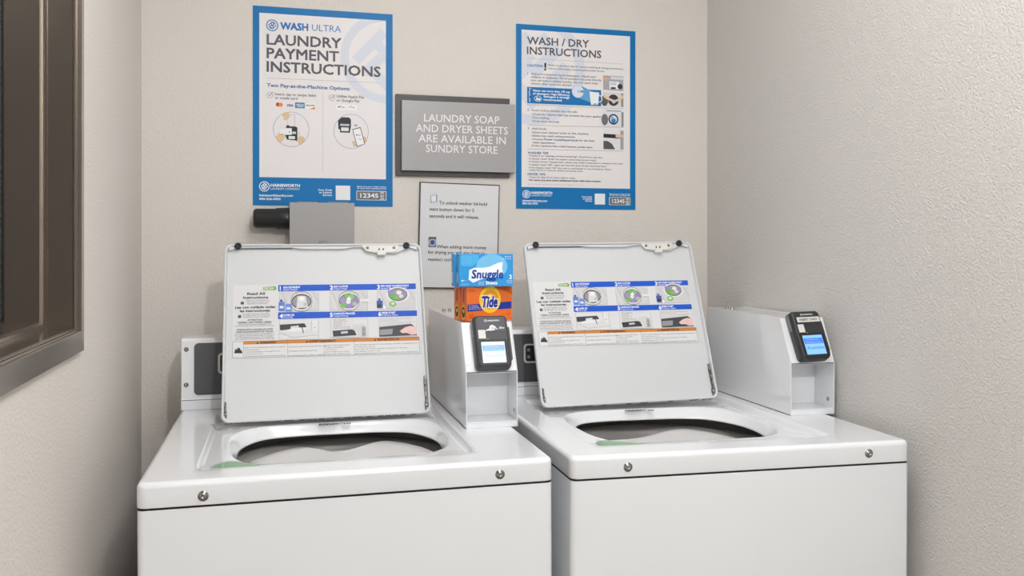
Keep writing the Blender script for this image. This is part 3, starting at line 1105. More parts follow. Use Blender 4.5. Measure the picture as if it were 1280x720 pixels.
    # screen
    if not second:
        MS = mat('lit_screen_pale', (210, 226, 246), .3, emit=(206, 226, 250), estr=.62)
        MS2 = mat('lit_screen_band', (120, 160, 226), .3, emit=(126, 164, 226), estr=.45)
    else:
        MS = mat('lit_screen_blue', (120, 170, 235), .3, emit=(116, 176, 244), estr=.62)
        MS2 = mat('lit_screen_deep_blue', (60, 110, 220), .3, emit=(58, 118, 232), estr=.6)
    sx0, sx1, sy0, sy1 = .0125, .0605, .0085, .0530
    b = MB()
    z0 = rt + .0013
    b.box(sx0, sy0, rt, sx1, sy1, z0, MS)
    b.add([(sx0 + .001, .033, z0 + .0002), (sx1 - .001, .033, z0 + .0002), (sx1 - .001, .046, z0 + .0002), (sx0 + .001, .046, z0 + .0002)], [(0, 1, 2, 3)], MS2)
    sc_ = b.build('screen', rdr)
    S = Art(rw, rh, [(0, 0), (rw * 1000, 0), (rw * 1000, rh * 1000), (0, rh * 1000)], .0001)
    Y = lambda yy: (rh - yy) * 1000
    S.text('Available', (15.5, Y(.0205)), 58.5, 7.0, (150, 182, 222) if not second else (70, 120, 200), 0, 0)
    S.micro((19, Y(.0415)), 50, 2.4, (225, 234, 250), 2, 0)
    S.micro((17, Y(.0355)), 54, 2.4, (225, 234, 250), 3, 0)
    so = S.build('screen_text', sc_)
    so.location = (0, 0, z0 + .0004)
    S = Art(rw, rh, [(0, 0), (rw * 1000, 0), (rw * 1000, rh * 1000), (0, rh * 1000)], .0001)
    wt = (224, 224, 226)
    if not second:
        S.ring((26, Y(.0995)), .0028, .0010, wt, 0, n=20)
        S.text('HAINSWORTH', (30, Y(.098)), 55, 3.0, wt, .03, 0)
        S.text('Elite', (53, Y(.081)), 64, 4.4, wt, .02, 0, .3)
        S.poly([(22, Y(.0765)), (27, Y(.080)), (32, Y(.082)), (34, Y(.088)), (39, Y(.0905)), (44, Y(.088)), (50, Y(.080)), (49, Y(.079)), (43, Y(.084)), (45, Y(.0785)), (36, Y(.077)), (30, Y(.0775))], wt, 0)
        S.seg((36, Y(.081)), (41, Y(.086)), .0006, (80, 80, 84), 1)
        S.seg((38, Y(.0795)), (43, Y(.083)), .0006, (80, 80, 84), 1)
    else:
        S.ring((25, Y(.1025)), .0026, .0010, wt, 0, n=20)
        S.text('HAINSWORTH', (29, Y(.101)), 53, 2.9, wt, .03, 0)
        S.rect((11, Y(.0965)), (67, Y(.0845)), (212, 210, 206), 0)
        S.text('INSERT CARD', (17, Y(.0880)), 61, 5.0, (60, 60, 62), .02, 1)
    S.rect((8.5, Y(.0795)), (23.5, Y(.0605)), (214, 212, 208), 0)      # blank pale sticker
    S.rect((25, Y(.0598)), (29, Y(.0588)), (150, 220, 90), 0)
    so = S.build('reader_print', rdr)
    so.location = (0, 0, rt + .0013)
    b = MB()
    b.box(-.0006, .070, .006, .0004, .106, .016, mat('reader_slot_grey', (120, 120, 124), .35))
    b.build('card_slot', rdr)
    return t


wave1 = [(0.158, 0.335), (0.205, 0.401), (0.243, 0.430), (0.272, 0.430), (0.307, 0.392), (0.332, 0.378), (0.364, 0.390), (0.43, 0.451), (0.469, 0.432), (0.512, 0.372), (0.530, 0.313)]
wave2 = [(0.150, 0.335), (0.202, 0.345), (0.242, 0.349), (0.293, 0.372), (0.353, 0.415), (0.394, 0.431), (0.421, 0.422), (0.459, 0.367), (0.483, 0.29)]
make_washer('white top-loading washer nearer the window, lid up, soap boxes on its coin box', 0.0985, -0.8425, -0.0112, 0.0042,
            (0.5832, 0.2800, 0.1081), (0.0988, 0.4766, 0.4455), wave1, .088, .562, False)
make_washer('white top-loading washer beside the right wall, lid up, reader with an insert card strip', 0.8118, -0.8588, -0.0213, -0.0073,
            (0.5912, 0.2796, 0.1085), (0.0793, 0.4787, 0.4414), wave2, .070, .556, True)

# ------------------------------------------------------------------ posters on the back wall
BLUE = (0, 112, 176)
PAPER = (230, 226, 226)
GREY = (86, 86, 92)
DBL = (26, 96, 158)
PALE = (212, 216, 226)


def poster_base(name, label, x0, x1, z0, z1, quad, inner):
    w, h = x1 - x0, z1 - z0
    t = thing(name, label, 'poster', (x0, YB - 0.0015, z0), ROT_WALL, 'blue-bordered laundry posters')
    b = MB()
    b.box(0, 0, -0.0012, w, h, 0, ink(BLUE, ))
    b.build('blue_sheet', t)
    A = Art(w, h, quad)
    A.rect(inner[0], inner[1], PAPER, 1)
    A.build('white_panel', t)
    return t, w, h


def logo(A, c, r, rgb, lay=3):
    A.ring(c, r, r * .16, rgb, lay)
    x, y = A.P(c)
    k = r * .78
    def s_(x0, y0, x1, y1):
        p = Vector((x + x0 * k, y + y0 * k))
        q = Vector((x + x1 * k, y + y1 * k))
        d = (q - p)
        n = Vector((-d.y, d.x)).normalized() * r * .075
        A.raw([p - n, q - n, q + n, p + n], rgb, lay)
    s_(-.85, -.1, -.05, .75)
    s_(-.6, -.45, .0, .15)
    s_(.0, .15, -.25, .4)
    s_(-.1, .85, .35, .4)
    s_(.85, .1, .05, -.75)
    s_(.6, .45, .0, -.15)
    s_(.0, -.15, .25, -.4)
    s_(.1, -.85, -.35, -.4)
    s_(.2, .75, .65, .3)
    s_(-.2, -.75, -.65, -.3)


def clipped(poly, x0, y0, x1, y1):
    def clip(pts, f, g_):
        out = []
        for i in range(len(pts)):
            a, b_ = pts[i - 1], pts[i]
            fa, fb = f(a), f(b_)
            if fa != fb:
                out.append(g_(a, b_))
            if fb:
                out.append(b_)
        return out
    ix = lambda X: (lambda a, b_: (X, a[1] + (b_[1] - a[1]) * (X - a[0]) / (b_[0] - a[0])))
    iy = lambda Y_: (lambda a, b_: (a[0] + (b_[0] - a[0]) * (Y_ - a[1]) / (b_[1] - a[1]), Y_))
    for f, g_ in ((lambda p: p[0] >= x0, ix(x0)), (lambda p: p[0] <= x1, ix(x1)), (lambda p: p[1] >= y0, iy(y0)), (lambda p: p[1] <= y1, iy(y1))):
        poly = clip(poly, f, g_)
        if not poly:
            return []
    return poly


def watermark(A, c, r, box, rgb=PALE, lay=2):
    """the emblem large and pale, cut off at the panel's edge"""
    x, y = A.P(c)
    n = 90
    for i in range(n):
        a, b_ = 2 * math.pi * i / n, 2 * math.pi * (i + 1) / n
        q = [(x + rr_ * math.cos(t_), y + rr_ * math.sin(t_)) for rr_, t_ in ((r * .82, a), (r, a), (r, b_), (r * .82, b_))]
        q = clipped(q, *box)
        if len(q) > 2:
            A.raw(q, rgb, lay)
    k = r * .78
    for x0, y0, x1, y1 in ((-.85, -.1, -.05, .75), (-.6, -.45, .0, .15), (.0, .15, -.25, .4), (.85, .1, .05, -.75), (.6, .45, .0, -.15), (.1, -.85, -.35, -.4), (.2, .75, .65, .3)):
        p = Vector((x + x0 * k, y + y0 * k))
        q = Vector((x + x1 * k, y + y1 * k))
        d = (q - p)
        nn_ = Vector((-d.y, d.x)).normalized() * r * .11
        pl = clipped([tuple(p - nn_), tuple(q - nn_), tuple(q + nn_), tuple(p + nn_)], *box)
        if len(pl) > 2:
            A.raw(pl, rgb, lay)


# poster 1
Q1 = [(316, 6), (491, 19), (490.5, 258.5), (316, 256.5)]
za = lambda x, y: (300 + x / 5.54, y / 5.54)
zb = lambda x, y: (300 + x / 4.0, 130 + y / 4.0)
zc = lambda x, y: (330 + x / 8.473, 105 + y / 8.473)
t1, w, h = poster_base('wall_poster', 'blue-bordered LAUNDRY PAYMENT INSTRUCTIONS poster above the grey metal box', 0.2594, 0.6152, 1.395, 1.9038, Q1, (za(134, 85), zb(729, 378)))
A = Art(w, h, Q1)
watermark(A, za(1010, 410), .118, (A.P(za(134, 85))[0], A.P(zb(98, 368))[1], A.P(zb(729, 0))[0], A.P(za(134, 85))[1]))
A.build('pale_emblem', t1)
A = Art(w, h, Q1)
A.text('WASH', za(282, 201), za(472, 0)[0], 8.5, (30, 110, 176), .035, 3)
A.text('ULTRA', za(500, 214), za(702, 0)[0], 8.2, (60, 130, 186), -.012, 3)
A.text('LAUNDRY', za(187, 305), za(702, 0)[0], 12.6, GREY, .02, 3)
A.text('PAYMENT', za(187, 400), za(685, 0)[0], 12.6, GREY, .02, 3)
A.text('INSTRUCTIONS', za(187, 494), za(972, 0)[0], 12.6, GREY, .02, 3)
A.seg(za(187, 540), za(965, 578), .0005, (110, 120, 140), 3)
A.text('Two Pay-at-the-Machine Options:', za(187, 600), za(764, 0)[0], 4.2, DBL, .02, 3)
A.text('Insert, tap or swipe debit', zc(116, 118), zc(555, 0)[0], 3.2, (90, 92, 98), .012, 3)
A.text('or credit card', zc(116, 158), zc(356, 0)[0], 3.2, (90, 92, 98), .012, 3)
A.text('Utilize Apple Pay', zc(772, 145), zc(1062, 0)[0], 3.2, (90, 92, 98), .012, 3)
A.text('or Google Pay', zc(772, 188), zc(1014, 0)[0], 3.2, (90, 92, 98), .012, 3)
for c_ in ((62, 117), (720, 148)):
    A.ring(zc(*c_), .0075, .0009, (130, 130, 134), 3)
    A.seg(zc(c_[0] - 12, c_[1] - 8), zc(c_[0] - 2, c_[1] + 8), .0014, (150, 120, 50), 4)
    A.seg(zc(c_[0] - 4, c_[1] + 8), zc(c_[0] + 36, c_[1] - 34), .0014, (150, 120, 50), 4)
A.seg(zc(626, 90), zb(414, 342), .0005, (150, 156, 170), 3)
wt = (236, 242, 248)
A.text('HAINSWORTH', zb(154, 413), zb(300, 0)[0], 3.5, wt, .03, 3)
A.text('LAUNDRY COMPANY', zb(154, 428), zb(300, 0)[0], 2.4, wt, 0, 3)
A.text('hainsworthlaundry.com', zb(97, 461), zb(265, 0)[0], 2.7, wt, .025, 3)
A.text('800-526-0955', zb(97, 479), zb(203, 0)[0], 2.5, wt, .025, 3)
for s_, y_, x_ in (('Scan Code', 434, 392), ('to Submit', 447, 396), ('Service', 460, 415)):
    A.text(s_, zb(x_, y_), zb(460, 0)[0], 2.3, wt, .02, 3)
A.text('Please have your 5-digit machine', zb(586, 416), zb(730, 0)[0], 1.7, wt, .01, 3)
A.text('ID ready when requesting service', zb(586, 425), zb(730, 0)[0], 1.7, wt, .01, 3)
A.build('lettering', t1)
A = Art(w, h, Q1)
logo(A, za(224, 174), .0150, (30, 110, 176))
A.build('emblem', t1)
A = Art(w, h, Q1)
logo(A, zb(122, 412), .0130, wt)
A.build('emblem', t1)
A = Art(w, h, Q1)
A.rrect(zb(582, 434), zb(731, 483), .0025, (222, 222, 224), 3)
A.rrect(zb(585, 437), zb(728, 480), .002, (112, 112, 116), 4)
A.text('12345', zb(602, 468), zb(690, 0)[0], 5.2, (240, 240, 240), .02, 5)
A.rect(zb(700, 438), zb(719, 480), (188, 190, 190), 5)
A.rect(zb(700, 450), zb(719, 456), (130, 134, 134), 6)
A.rect(zb(700, 466), zb(719, 470), (130, 134, 134), 6)
A.build('number_plate', t1)
A = Art(w, h, Q1)
A.rect(zb(479, 408), zb(551, 481), (232, 234, 236), 3)
A.build('blank_square', t1)
A = Art(w, h, Q1)   # payment marks
A.disc(zc(150, 217), .0052, (190, 50, 36), 3)
A.disc(zc(178, 220), .0052, (226, 140, 50), 4)
A.text('VISA', zc(245, 238), zc(310, 0)[0], 2.7, (40, 50, 130), .03, 3, .25)
A.rect(zc(332, 196), zc(432, 260), (40, 110, 160), 3)
A.text('AMERICAN', zc(342, 226), zc(424, 0)[0], 1.9, (220, 232, 240), .02, 4)
A.text('EXPRESS', zc(350, 246), zc(420, 0)[0], 1.9, (220, 232, 240), .02, 4)
A.rect(zc(440, 205), zc(542, 268), (238, 236, 234), 3)
A.text('DISCOVER', zc(444, 236), zc(536, 0)[0], 1.9, (70, 70, 74), .02, 4)
A.poly([zc(480, 270), zc(542, 246), zc(542, 270)], (222, 140, 60), 4)
A.build('card_marks', t1)
A = Art(w, h, Q1)
for x0_, x1_ in ((772, 872), (880, 982)):
    A.rrect(zc(x0_, 222), zc(x1_, 285), .001, (238, 238, 238), 3)
A.disc(zc(795, 246), .0021, (50, 50, 54), 4)
A.text('Pay', zc(810, 256), zc(858, 0)[0], 2.5, (70, 70, 74), 0, 4)
A.ring(zc(903, 248), .0020, .0006, (110, 120, 130), 4, n=16)
A.text('Pay', zc(918, 258), zc(962, 0)[0], 2.5, (110, 112, 118), 0, 4)
A.build('phone_payment_marks', t1)
SKIN = (222, 190, 150)
SKL = (168, 134, 100)


def fist(A, c, s_, f_, lay=6):
    for (x, y, r_) in ((0, 0, 30), (-22, -8, 18), (-10, -24, 17), (10, -24, 16), (24, -10, 15), (-8, 24, 20)):
        A.disc(f_(c[0] + x * s_, c[1] + y * s_), r_ * s_ * .00022 * 1.07, SKL, lay)
        A.disc(f_(c[0] + x * s_, c[1] + y * s_), r_ * s_ * .00022, SKIN, lay + 1)


A = Art(w, h, Q1)     # picture: cards at the reader
A.disc(zc(290, 482), .0450, (90, 130, 180), 3, n=48)
A.disc(zc(290, 482), .0441, PAPER, 4, n=48)
A.seg(zc(248, 345), zc(248, 440), .0006, (140, 140, 146), 5)
A.seg(zc(328, 325), zc(328, 445), .0006, (140, 140, 146), 5)
A.seg(zc(270, 325), zc(328, 325), .0006, (140, 140, 146), 5)
A.poly([zc(238, 442), zc(262, 436), zc(275, 450), zc(330, 450), zc(355, 462), zc(355, 575), zc(348, 615), zc(340, 600), zc(245, 590), zc(228, 548)], (44, 44, 48), 5)
A.poly([zc(172, 468), zc(295, 468), zc(298, 540), zc(172, 540)], (236, 236, 238), 6)
A.seg(zc(172, 468), zc(295, 468), .0005, (120, 120, 124), 7)
A.seg(zc(172, 540), zc(298, 540), .0005, (120, 120, 124), 7)
A.disc(zc(270, 510), .0016, (30, 30, 34), 7)
A.rect(zc(302, 505), zc(340, 532), (206, 206, 210), 6)
A.rect(zc(262, 552), zc(330, 586), (224, 228, 228), 6)
A.seg(zc(370, 510), zc(376, 575), .0006, (120, 120, 124), 7)
fist(A, (238, 340), 1.0, zc)
fist(A, (178, 570), 1.15, zc)
fist(A, (395, 598), 1.05, zc)
A.build('card_picture', t1)
A = Art(w, h, Q1)     # picture: phone at the reader
A.disc(zc(925, 506), .0450, (90, 130, 180), 3, n=48)
A.disc(zc(925, 506), .0441, PAPER, 4, n=48)
A.poly([zc(785, 392), zc(822, 356), zc(902, 358), zc(922, 380), zc(922, 450), zc(910, 520), zc(808, 516), zc(804, 484), zc(790, 480)], (48, 48, 52), 5)
A.rect(zc(808, 425), zc(905, 450), (190, 190, 196), 6)
A.rect(zc(818, 462), zc(898, 504), (222, 226, 226), 6)
A.disc(zc(975, 443), .0050, (150, 176, 214), 5, .0030)
A.poly([zc(936, 484), zc(1022, 460), zc(1072, 640), zc(984, 668)], (40, 40, 44), 7)
A.poly([zc(944, 490), zc(1018, 470), zc(1064, 638), zc(988, 660)], (238, 238, 240), 8)
A.disc(zc(984, 544), .0018, (50, 50, 54), 9)
A.text('Pay', zc(996, 552), zc(1026, 0)[0], 2.0, (90, 90, 94), 0, 9)
A.text('Pay', zc(1004, 596), zc(1034, 0)[0], 2.0, (130, 130, 134), 0, 9)
for x_, y_ in ((1066, 580), (1072, 605), (952, 625), (962, 650)):
    A.disc(zc(x_, y_), .0042, SKL, 5)
    A.disc(zc(x_, y_), .0038, SKIN, 6)
A.build('phone_picture', t1)

# poster 2
Q2 = [(645, 30), (794, 39), (794, 262), (645, 261)]
ya = lambda x, y: (640 + x / 5.7625, 20 + y / 5.7625)
yb_ = lambda x, y: (640 + x / 5.5375, 140 + y / 5.5375)
t2, w, h = poster_base('wall_poster', 'blue-bordered WASH / DRY INSTRUCTIONS poster right of the grey soap sign', 0.9535, 1.3045, 1.3938, 1.9007, Q2, (ya(68, 100), yb_(815, 530)))
A = Art(w, h, Q2)
bx_ = (A.P(ya(68, 100))[0], A.P(yb_(70, 520))[1], A.P(yb_(815, 0))[0], A.P(ya(68, 100))[1])
watermark(A, ya(140, 380), .155, bx_)
A.build('pale_emblem', t2)
A = Art(w, h, Q2)
A.text('WASH / DRY', ya(108, 204), ya(552, 0)[0], 9.2, GREY, .016, 3)
A.text('INSTRUCTIONS', ya(108, 276), ya(640, 0)[0], 9.2, GREY, .016, 3)
A.seg(ya(108, 306), ya(800, 346), .0005, (110, 120, 140), 3)
A.text('CAUTION', ya(108, 366), ya(222, 0)[0], 3.0, DBL, .02, 3, .2)
A.text('!', ya(234, 391), ya(244, 0)[0], 8.6, (30, 30, 34), .04, 3)
tg = (88, 90, 96)
def L_(s_, f_, x, y, x1, cap=2.4, rgb=tg, bold=0.01):
    A.text(s_, f_(x, y), f_(x1, 0)[0], cap, rgb, bold, 3)
L_('- Refer to garment tags for special washing & drying instructions.', ya, 250, 360, 800, 2.0)
L_('- Never wash items containing flammable fumes.', ya, 250, 384, 664, 2.0)
L_('1', ya, 110, 424, 120, 2.6, DBL, .02)
L_('Add pre-measured liquid detergent, bleach and', ya, 136, 424, 598)
L_('softener to dispenser. Put all powders and pods directly', ya, 136, 447, 640)
L_('into tub before adding laundry. Do not open soap', ya, 136, 471, 614)
L_('drawer after cycle has started.', ya, 136, 494, 430)
L_('2', ya, 110, 685, 122, 2.6, DBL, .02)
L_('-Load clothes loosely into the tub.', ya, 136, 686, 470)
L_('-Check for objects that may prevent the door gasket', yb_, 134, 22, 614)
L_('from sealing.', yb_, 140, 46, 258)
L_('-Close door securely.', yb_, 134, 70, 328)
L_('3', yb_, 108, 120, 120, 2.6, DBL, .02)
L_('-Add funds.', yb_, 132, 122, 240)
L_('-Select your desired cycle on the machine.', yb_, 132, 147, 530)
L_('-Select any wash enhancements.', yb_, 132, 171, 438)
L_('-Choose', yb_, 132, 195, 212)
L_('Power Cycle/SuperCycle', yb_, 220, 197, 456, 2.4, DBL, .02)
L_('for the best', yb_, 463, 203, 568)
L_('wash experience.', yb_, 142, 218, 298)
L_('-If the machine has a start button, press start.', yb_, 132, 240, 558)
L_('WASHER TIPS', yb_, 108, 291, 250, 2.7, DBL, .02)
L_('-Display is an "estimate of time remaining". Actual time may vary.', yb_, 112, 308, 628, 1.9)
L_('-If display reads "Suds" be patient (removing excess soap).', yb_, 112, 329, 582, 1.9)
L_('-If display shows "Unbalanced", please wait while it attempts to rebalance the load.', yb_, 112, 349, 765, 1.9)
L_('-If display reads "DE", open and shut the door firmly and press start.', yb_, 112, 370, 652, 1.9)
L_('-If the display reads "UE" the load is overloaded or out of balance. Open,', yb_, 112, 391, 686, 1.9)
L_('redistribute or remove clothes and press start.', yb_, 118, 408, 490, 1.9)
L_('DRYER TIPS', yb_, 108, 439, 228, 2.7, DBL, .02)
L_('-Clean lint filter from dryer before using.', yb_, 112, 457, 436, 1.9)
L_('-For extra dry time insert additional funds while time remains.', yb_, 112, 477, 614, 2.0, (60, 60, 64), .03)
A.micro(yb_(108, 504), yb_(500, 0)[0], 1.2, (150, 160, 180), 9, 3)
for p_, q_ in ((ya(108, 640), ya(800, 668)), (yb_(108, 92), yb_(770, 106)), (yb_(108, 258), yb_(770, 270))):
    A.seg(p_, q_, .0009, (150, 150, 154), 3)
A.text('HAINSWORTH', yb_(130, 568), yb_(276, 0)[0], 3.0, wt, .03, 3)
A.text('LAUNDRY COMPANY', yb_(130, 584), yb_(274, 0)[0], 2.0, wt, 0, 3)
A.text('hainsworthlaundry.com', yb_(72, 621), yb_(242, 0)[0], 2.4, wt, .025, 3)
A.text('800-526-0955', yb_(72, 640), yb_(178, 0)[0], 2.3, wt, .025, 3)
for s_, y_, x_ in (('Scan Code', 592, 484), ('to Submit', 606, 488), ('Service', 620, 506)):
    A.text(s_, yb_(x_, y_), yb_(552, 0)[0], 2.0, wt, .02, 3)
A.text('Please have your 5-digit machine', yb_(674, 570), yb_(816, 0)[0], 1.6, wt, .01, 3)
A.text('ID ready when requesting service', yb_(674, 579), yb_(816, 0)[0], 1.6, wt, .01, 3)
A.build('lettering', t2)
A = Art(w, h, Q2)
logo(A, yb_(98, 570), .0110, wt)
A.build('emblem', t2)
A = Art(w, h, Q2)
A.rect(ya(108, 512), ya(640, 650), (20, 112, 176), 3)
A.poly([ya(118, 518), ya(134, 518), ya(134, 622), ya(118, 622)], (16, 96, 160), 4)
for i_, ch_ in enumerate('WARNING'):
    A.text(ch_, ya(121, 620 - (6 - i_) * 15), ya(132, 0)[0], 1.9, wt, .02, 5)
for s_, x_, y_, x1_ in (('Never use more than 1/8 cup', 150, 545, 415), ('of detergent. High Efficiency', 150, 567, 412), ('detergent is strongly', 226, 589, 414), ('recommended.', 226, 611, 360)):
    A.text(s_, ya(x_, y_), ya(x1_, 0)[0], 2.5, wt, .02, 5)
A.disc(ya(186, 597), .0112, wt, 4, .0078)
A.disc(ya(186, 597), .0100, (20, 112, 176), 5, .0066)
A.text('he', ya(172, 607), ya(202, 0)[0], 3.6, wt, .04, 6, .2)
A.poly([ya(500, 505), ya(612, 562), ya(596, 634), ya(480, 592)], (96, 160, 210), 4)
A.disc(ya(472, 545), .0178, (150, 170, 200), 5)
A.disc(ya(472, 545), .0170, (214, 222, 238), 6)
A.text('1/8', ya(474, 552), ya(512, 0)[0], 2.8, (60, 80, 110), .02, 7)
A.poly([ya(556, 545), ya(626, 552), ya(618, 640), ya(566, 640)], (236, 236, 238), 6)
A.ring(ya(624, 596), .0105, .0022, (236, 236, 238), 5)
A.disc(ya(596, 634), .0065, (170, 180, 196), 7, .002)
A.build('warning_banner', t2)
pics = [(ya, 655, 428, 800, 532), (ya, 655, 548, 800, 655), (None, 0, 0, 0, 0), (yb_, 631, 124, 770, 258)]
pk = lambda f_, x, y: f_(x, y)
A = Art(w, h, Q2)
A.poly([ya(655, 428), ya(800, 436), ya(800, 540), ya(655, 530)], (168, 168, 170), 3)
A.poly([ya(700, 470), ya(770, 474), ya(770, 528), ya(700, 524)], (233, 235, 238), 4)
A.rect(ya(706, 478), ya(748, 500), (190, 205, 226), 5)
A.rect(ya(710, 512), ya(745, 526), (50, 52, 56), 5)
A.disc(ya(776, 508), .0075, (52, 54, 58), 5)
A.poly([ya(658, 440), ya(700, 446), ya(704, 458), ya(680, 466), ya(658, 462)], (214, 170, 140), 6)
A.poly([ya(708, 436), ya(798, 442), ya(798, 460), ya(708, 456)], (214, 218, 226), 5)
A.build('detergent_picture', t2)
A = Art(w, h, Q2)
A.poly([ya(655, 548), ya(800, 556), ya(800, 656), ya(655, 646)], (214, 214, 216), 3)
A.poly([ya(784, 556), ya(800, 557), ya(800, 656), ya(784, 655)], (140, 140, 144), 4)
A.disc(ya(728, 606), .0160, (56, 58, 62), 5)
A.disc(ya(664, 610), .0105, (90, 92, 96), 5, .015)
A.poly([ya(657, 558), ya(690, 585), ya(728, 604), ya(720, 618), ya(680, 600), ya(657, 585)], (226, 196, 160), 6)
A.poly([ya(798, 566), ya(770, 590), ya(738, 606), ya(744, 620), ya(780, 606), ya(798, 590)], (226, 196, 160), 6)
A.disc(ya(730, 616), .0055, (200, 204, 210), 7)
A.build('loading_picture', t2)
A = Art(w, h, Q2)
A.poly([ya(655, 674), ya(800, 682), yb_(770, 104), yb_(631, 98)], (222, 222, 224), 3)
A.rect(ya(680, 680), ya(782, 688), (66, 68, 72), 4)
A.poly([yb_(755, 0), yb_(770, 0), yb_(770, 104), yb_(755, 103)], (140, 140, 144), 4)
A.disc(yb_(700, 50), .0150, (44, 60, 84), 5)
A.disc(yb_(700, 50), .0108, (214, 220, 228), 6)
A.disc(yb_(700, 60), .0070, (60, 130, 190), 7)
A.disc(yb_(690, 40), .0040, (150, 170, 196), 7)
A.disc(yb_(640, 52), .0100, (110, 112, 116), 4, .016)
A.build('door_picture', t2)
A = Art(w, h, Q2)
A.poly([yb_(631, 122), yb_(770, 128), yb_(770, 260), yb_(631, 256)], (222, 222, 224), 3)
A.poly([yb_(631, 150), yb_(748, 156), yb_(748, 184), yb_(631, 176)], (40, 42, 46), 4)
A.poly([yb_(748, 128), yb_(770, 129), yb_(770, 260), yb_(748, 258)], (160, 160, 164), 4)
A.poly([yb_(715, 152), yb_(762, 158), yb_(770, 170), yb_(740, 180), yb_(715, 174)], (222, 184, 150), 5)
A.poly([yb_(631, 200), yb_(660, 200), yb_(690, 220), yb_(712, 258), yb_(631, 256)], (84, 86, 90), 4)
A.build('start_button_picture', t2)
A = Art(w, h, Q2)
A.rrect(yb_(670, 588), yb_(818, 644), .0025, (222, 222, 224), 3)
A.rrect(yb_(674, 591), yb_(815, 641), .002, (112, 112, 116), 4)
A.text('12345', yb_(692, 628), yb_(776, 0)[0], 4.6, (240, 240, 240), .02, 5)
A.rect(yb_(786, 594), yb_(808, 641), (188, 190, 190), 5)
A.rect(yb_(786, 606), yb_(808, 612), (130, 134, 134), 6)
A.build('number_plate', t2)
A = Art(w, h, Q2)
A.rect(yb_(571, 564), yb_(642, 640), (232, 234, 236), 3)
A.build('blank_square', t2)

# ------------------------------------------------------------------ soap sign
t = thing('wall_sign', 'grey plastic sign about laundry soap on a dark backing board', 'sign', (0.6223, YB - 0.001, 1.4771), ROT_WALL)
t.scale = (1.017, 1.017, 1.017)  # enlarged about the camera together with the back wall
b = MB()
b.box(0, 0, 0, .306, .212, .008, mat('sign_board_dark', (66, 64, 64), .45))
b.build('backing_board', t, .0008, 1)
b = MB()
b.box(.0138, .0128, .0085, .3180, .195, .0205, mat('sign_plate_grey', (158, 156, 156), .35))
b.build('face_plate', t, .0012, 2)
SQ = [(494, 118), (636, 124), (636, 222.6), (494, 220)]
xa_ = lambda x, y: (490 + x / 6.2625, 110 + y / 6.2625)
A = Art(.306, .212, [(493.8, 118), (636, 124), (636, 222.6), (493.8, 220)])
for s_, x0_, x1_, y_ in (('LAUNDRY SOAP', 240, 823, 270), ('AND DRYER SHEETS', 176, 890, 349), ('ARE AVAILABLE IN', 197, 873, 429), ('SUNDRY STORE', 254, 810, 508)):
    A.text(s_, xa_(x0_, y_), xa_(x1_, 0)[0], 9.3, (232, 230, 230), .006, 0, z=0.0212)
A.build('raised_lettering', t)

# ------------------------------------------------------------------ framed notice
t = thing('framed_notice', 'white typed notice in a thin black frame below the soap sign', 'framed notice', (0.6803, YB - 0.001, 1.1791), (math.pi / 2, 0, 0))
t.scale = (1.017, 1.017, 1.017)
t.rotation_euler = (math.pi / 2, math.radians(1.3), 0)
fw, fh = .2155, .2785
b = MB()
b.box(0, 0, 0, fw, fh, .007, mat('frame_black', (40, 38, 38), .35))
b.build('frame', t, .0006, 1)
b = MB()
b.box(.0028, .0028, .007, fw - .0028, fh - .0028, .0078, mat('notice_paper', (216, 216, 218), .25, coat=.3))
b.build('paper', t)
vf = lambda x, y: (510 + x / 3.7895, 220 + y / 3.7895)
A = Art(fw, fh, [(524.5, 227.4), (624, 231.3), (622, 362), (521, 360)])
for s_, x0_, x1_, y_ in (('To unlock washer lid-hold', 145, 371, 133), ('start button down for 5', 99, 310, 163), ('seconds and it will release.', 99, 333, 195)):
    A.text(s_, vf(x0_, y_), vf(x1_, 0)[0], 4.0, (66, 66, 68), .012, 1)
o = A.build('typed_text', t)
o.location = (0, 0, .0080)
A = Art(fw, fh, [(524.5, 227.4), (624, 231.3), (622, 362), (521, 360)])
for s_, x0_, x1_, y_ in (('When adding more money', 134, 369, 340), ('for drying you will also have to', 92, 362, 366), ('reselect cycle.', 92, 214, 400)):
    A.text(s_, vf(x0_, y_), vf(x1_, 0)[0], 4.0, (66, 66, 68), .012, 1)
o = A.build('typed_text', t)
o.location = (0, 0, .0080)
A = Art(fw, fh, [(524.5, 227.4), (624, 231.3), (622, 362), (521, 360)])
A.poly([vf(104, 92), vf(130, 82), vf(137, 90), vf(136, 122), vf(108, 128), vf(103, 122)], (150, 156, 168), 1)
A.poly([vf(107, 96), vf(130, 92), vf(130, 120), vf(109, 124)], (222, 224, 228), 2)
A.poly([vf(106, 80), vf(132, 77), vf(136, 88), vf(106, 94)], (200, 206, 214), 3)
o = A.build('washer_picture', t)
o.location = (0, 0, .0080)
A = Art(fw, fh, [(524.5, 227.4), (624, 231.3), (622, 362), (521, 360)])
A.poly([vf(94, 287), vf(131, 287), vf(131, 336), vf(94, 336)], (120, 118, 122), 1)
A.disc(vf(113, 313), .0105, (160, 164, 190), 2)
A.disc(vf(113, 313), .0058, (70, 80, 140), 3)
A.rect(vf(96, 289), vf(129, 296), (70, 68, 72), 2)
o = A.build('dryer_picture', t)
o.location = (0, 0, .0080)

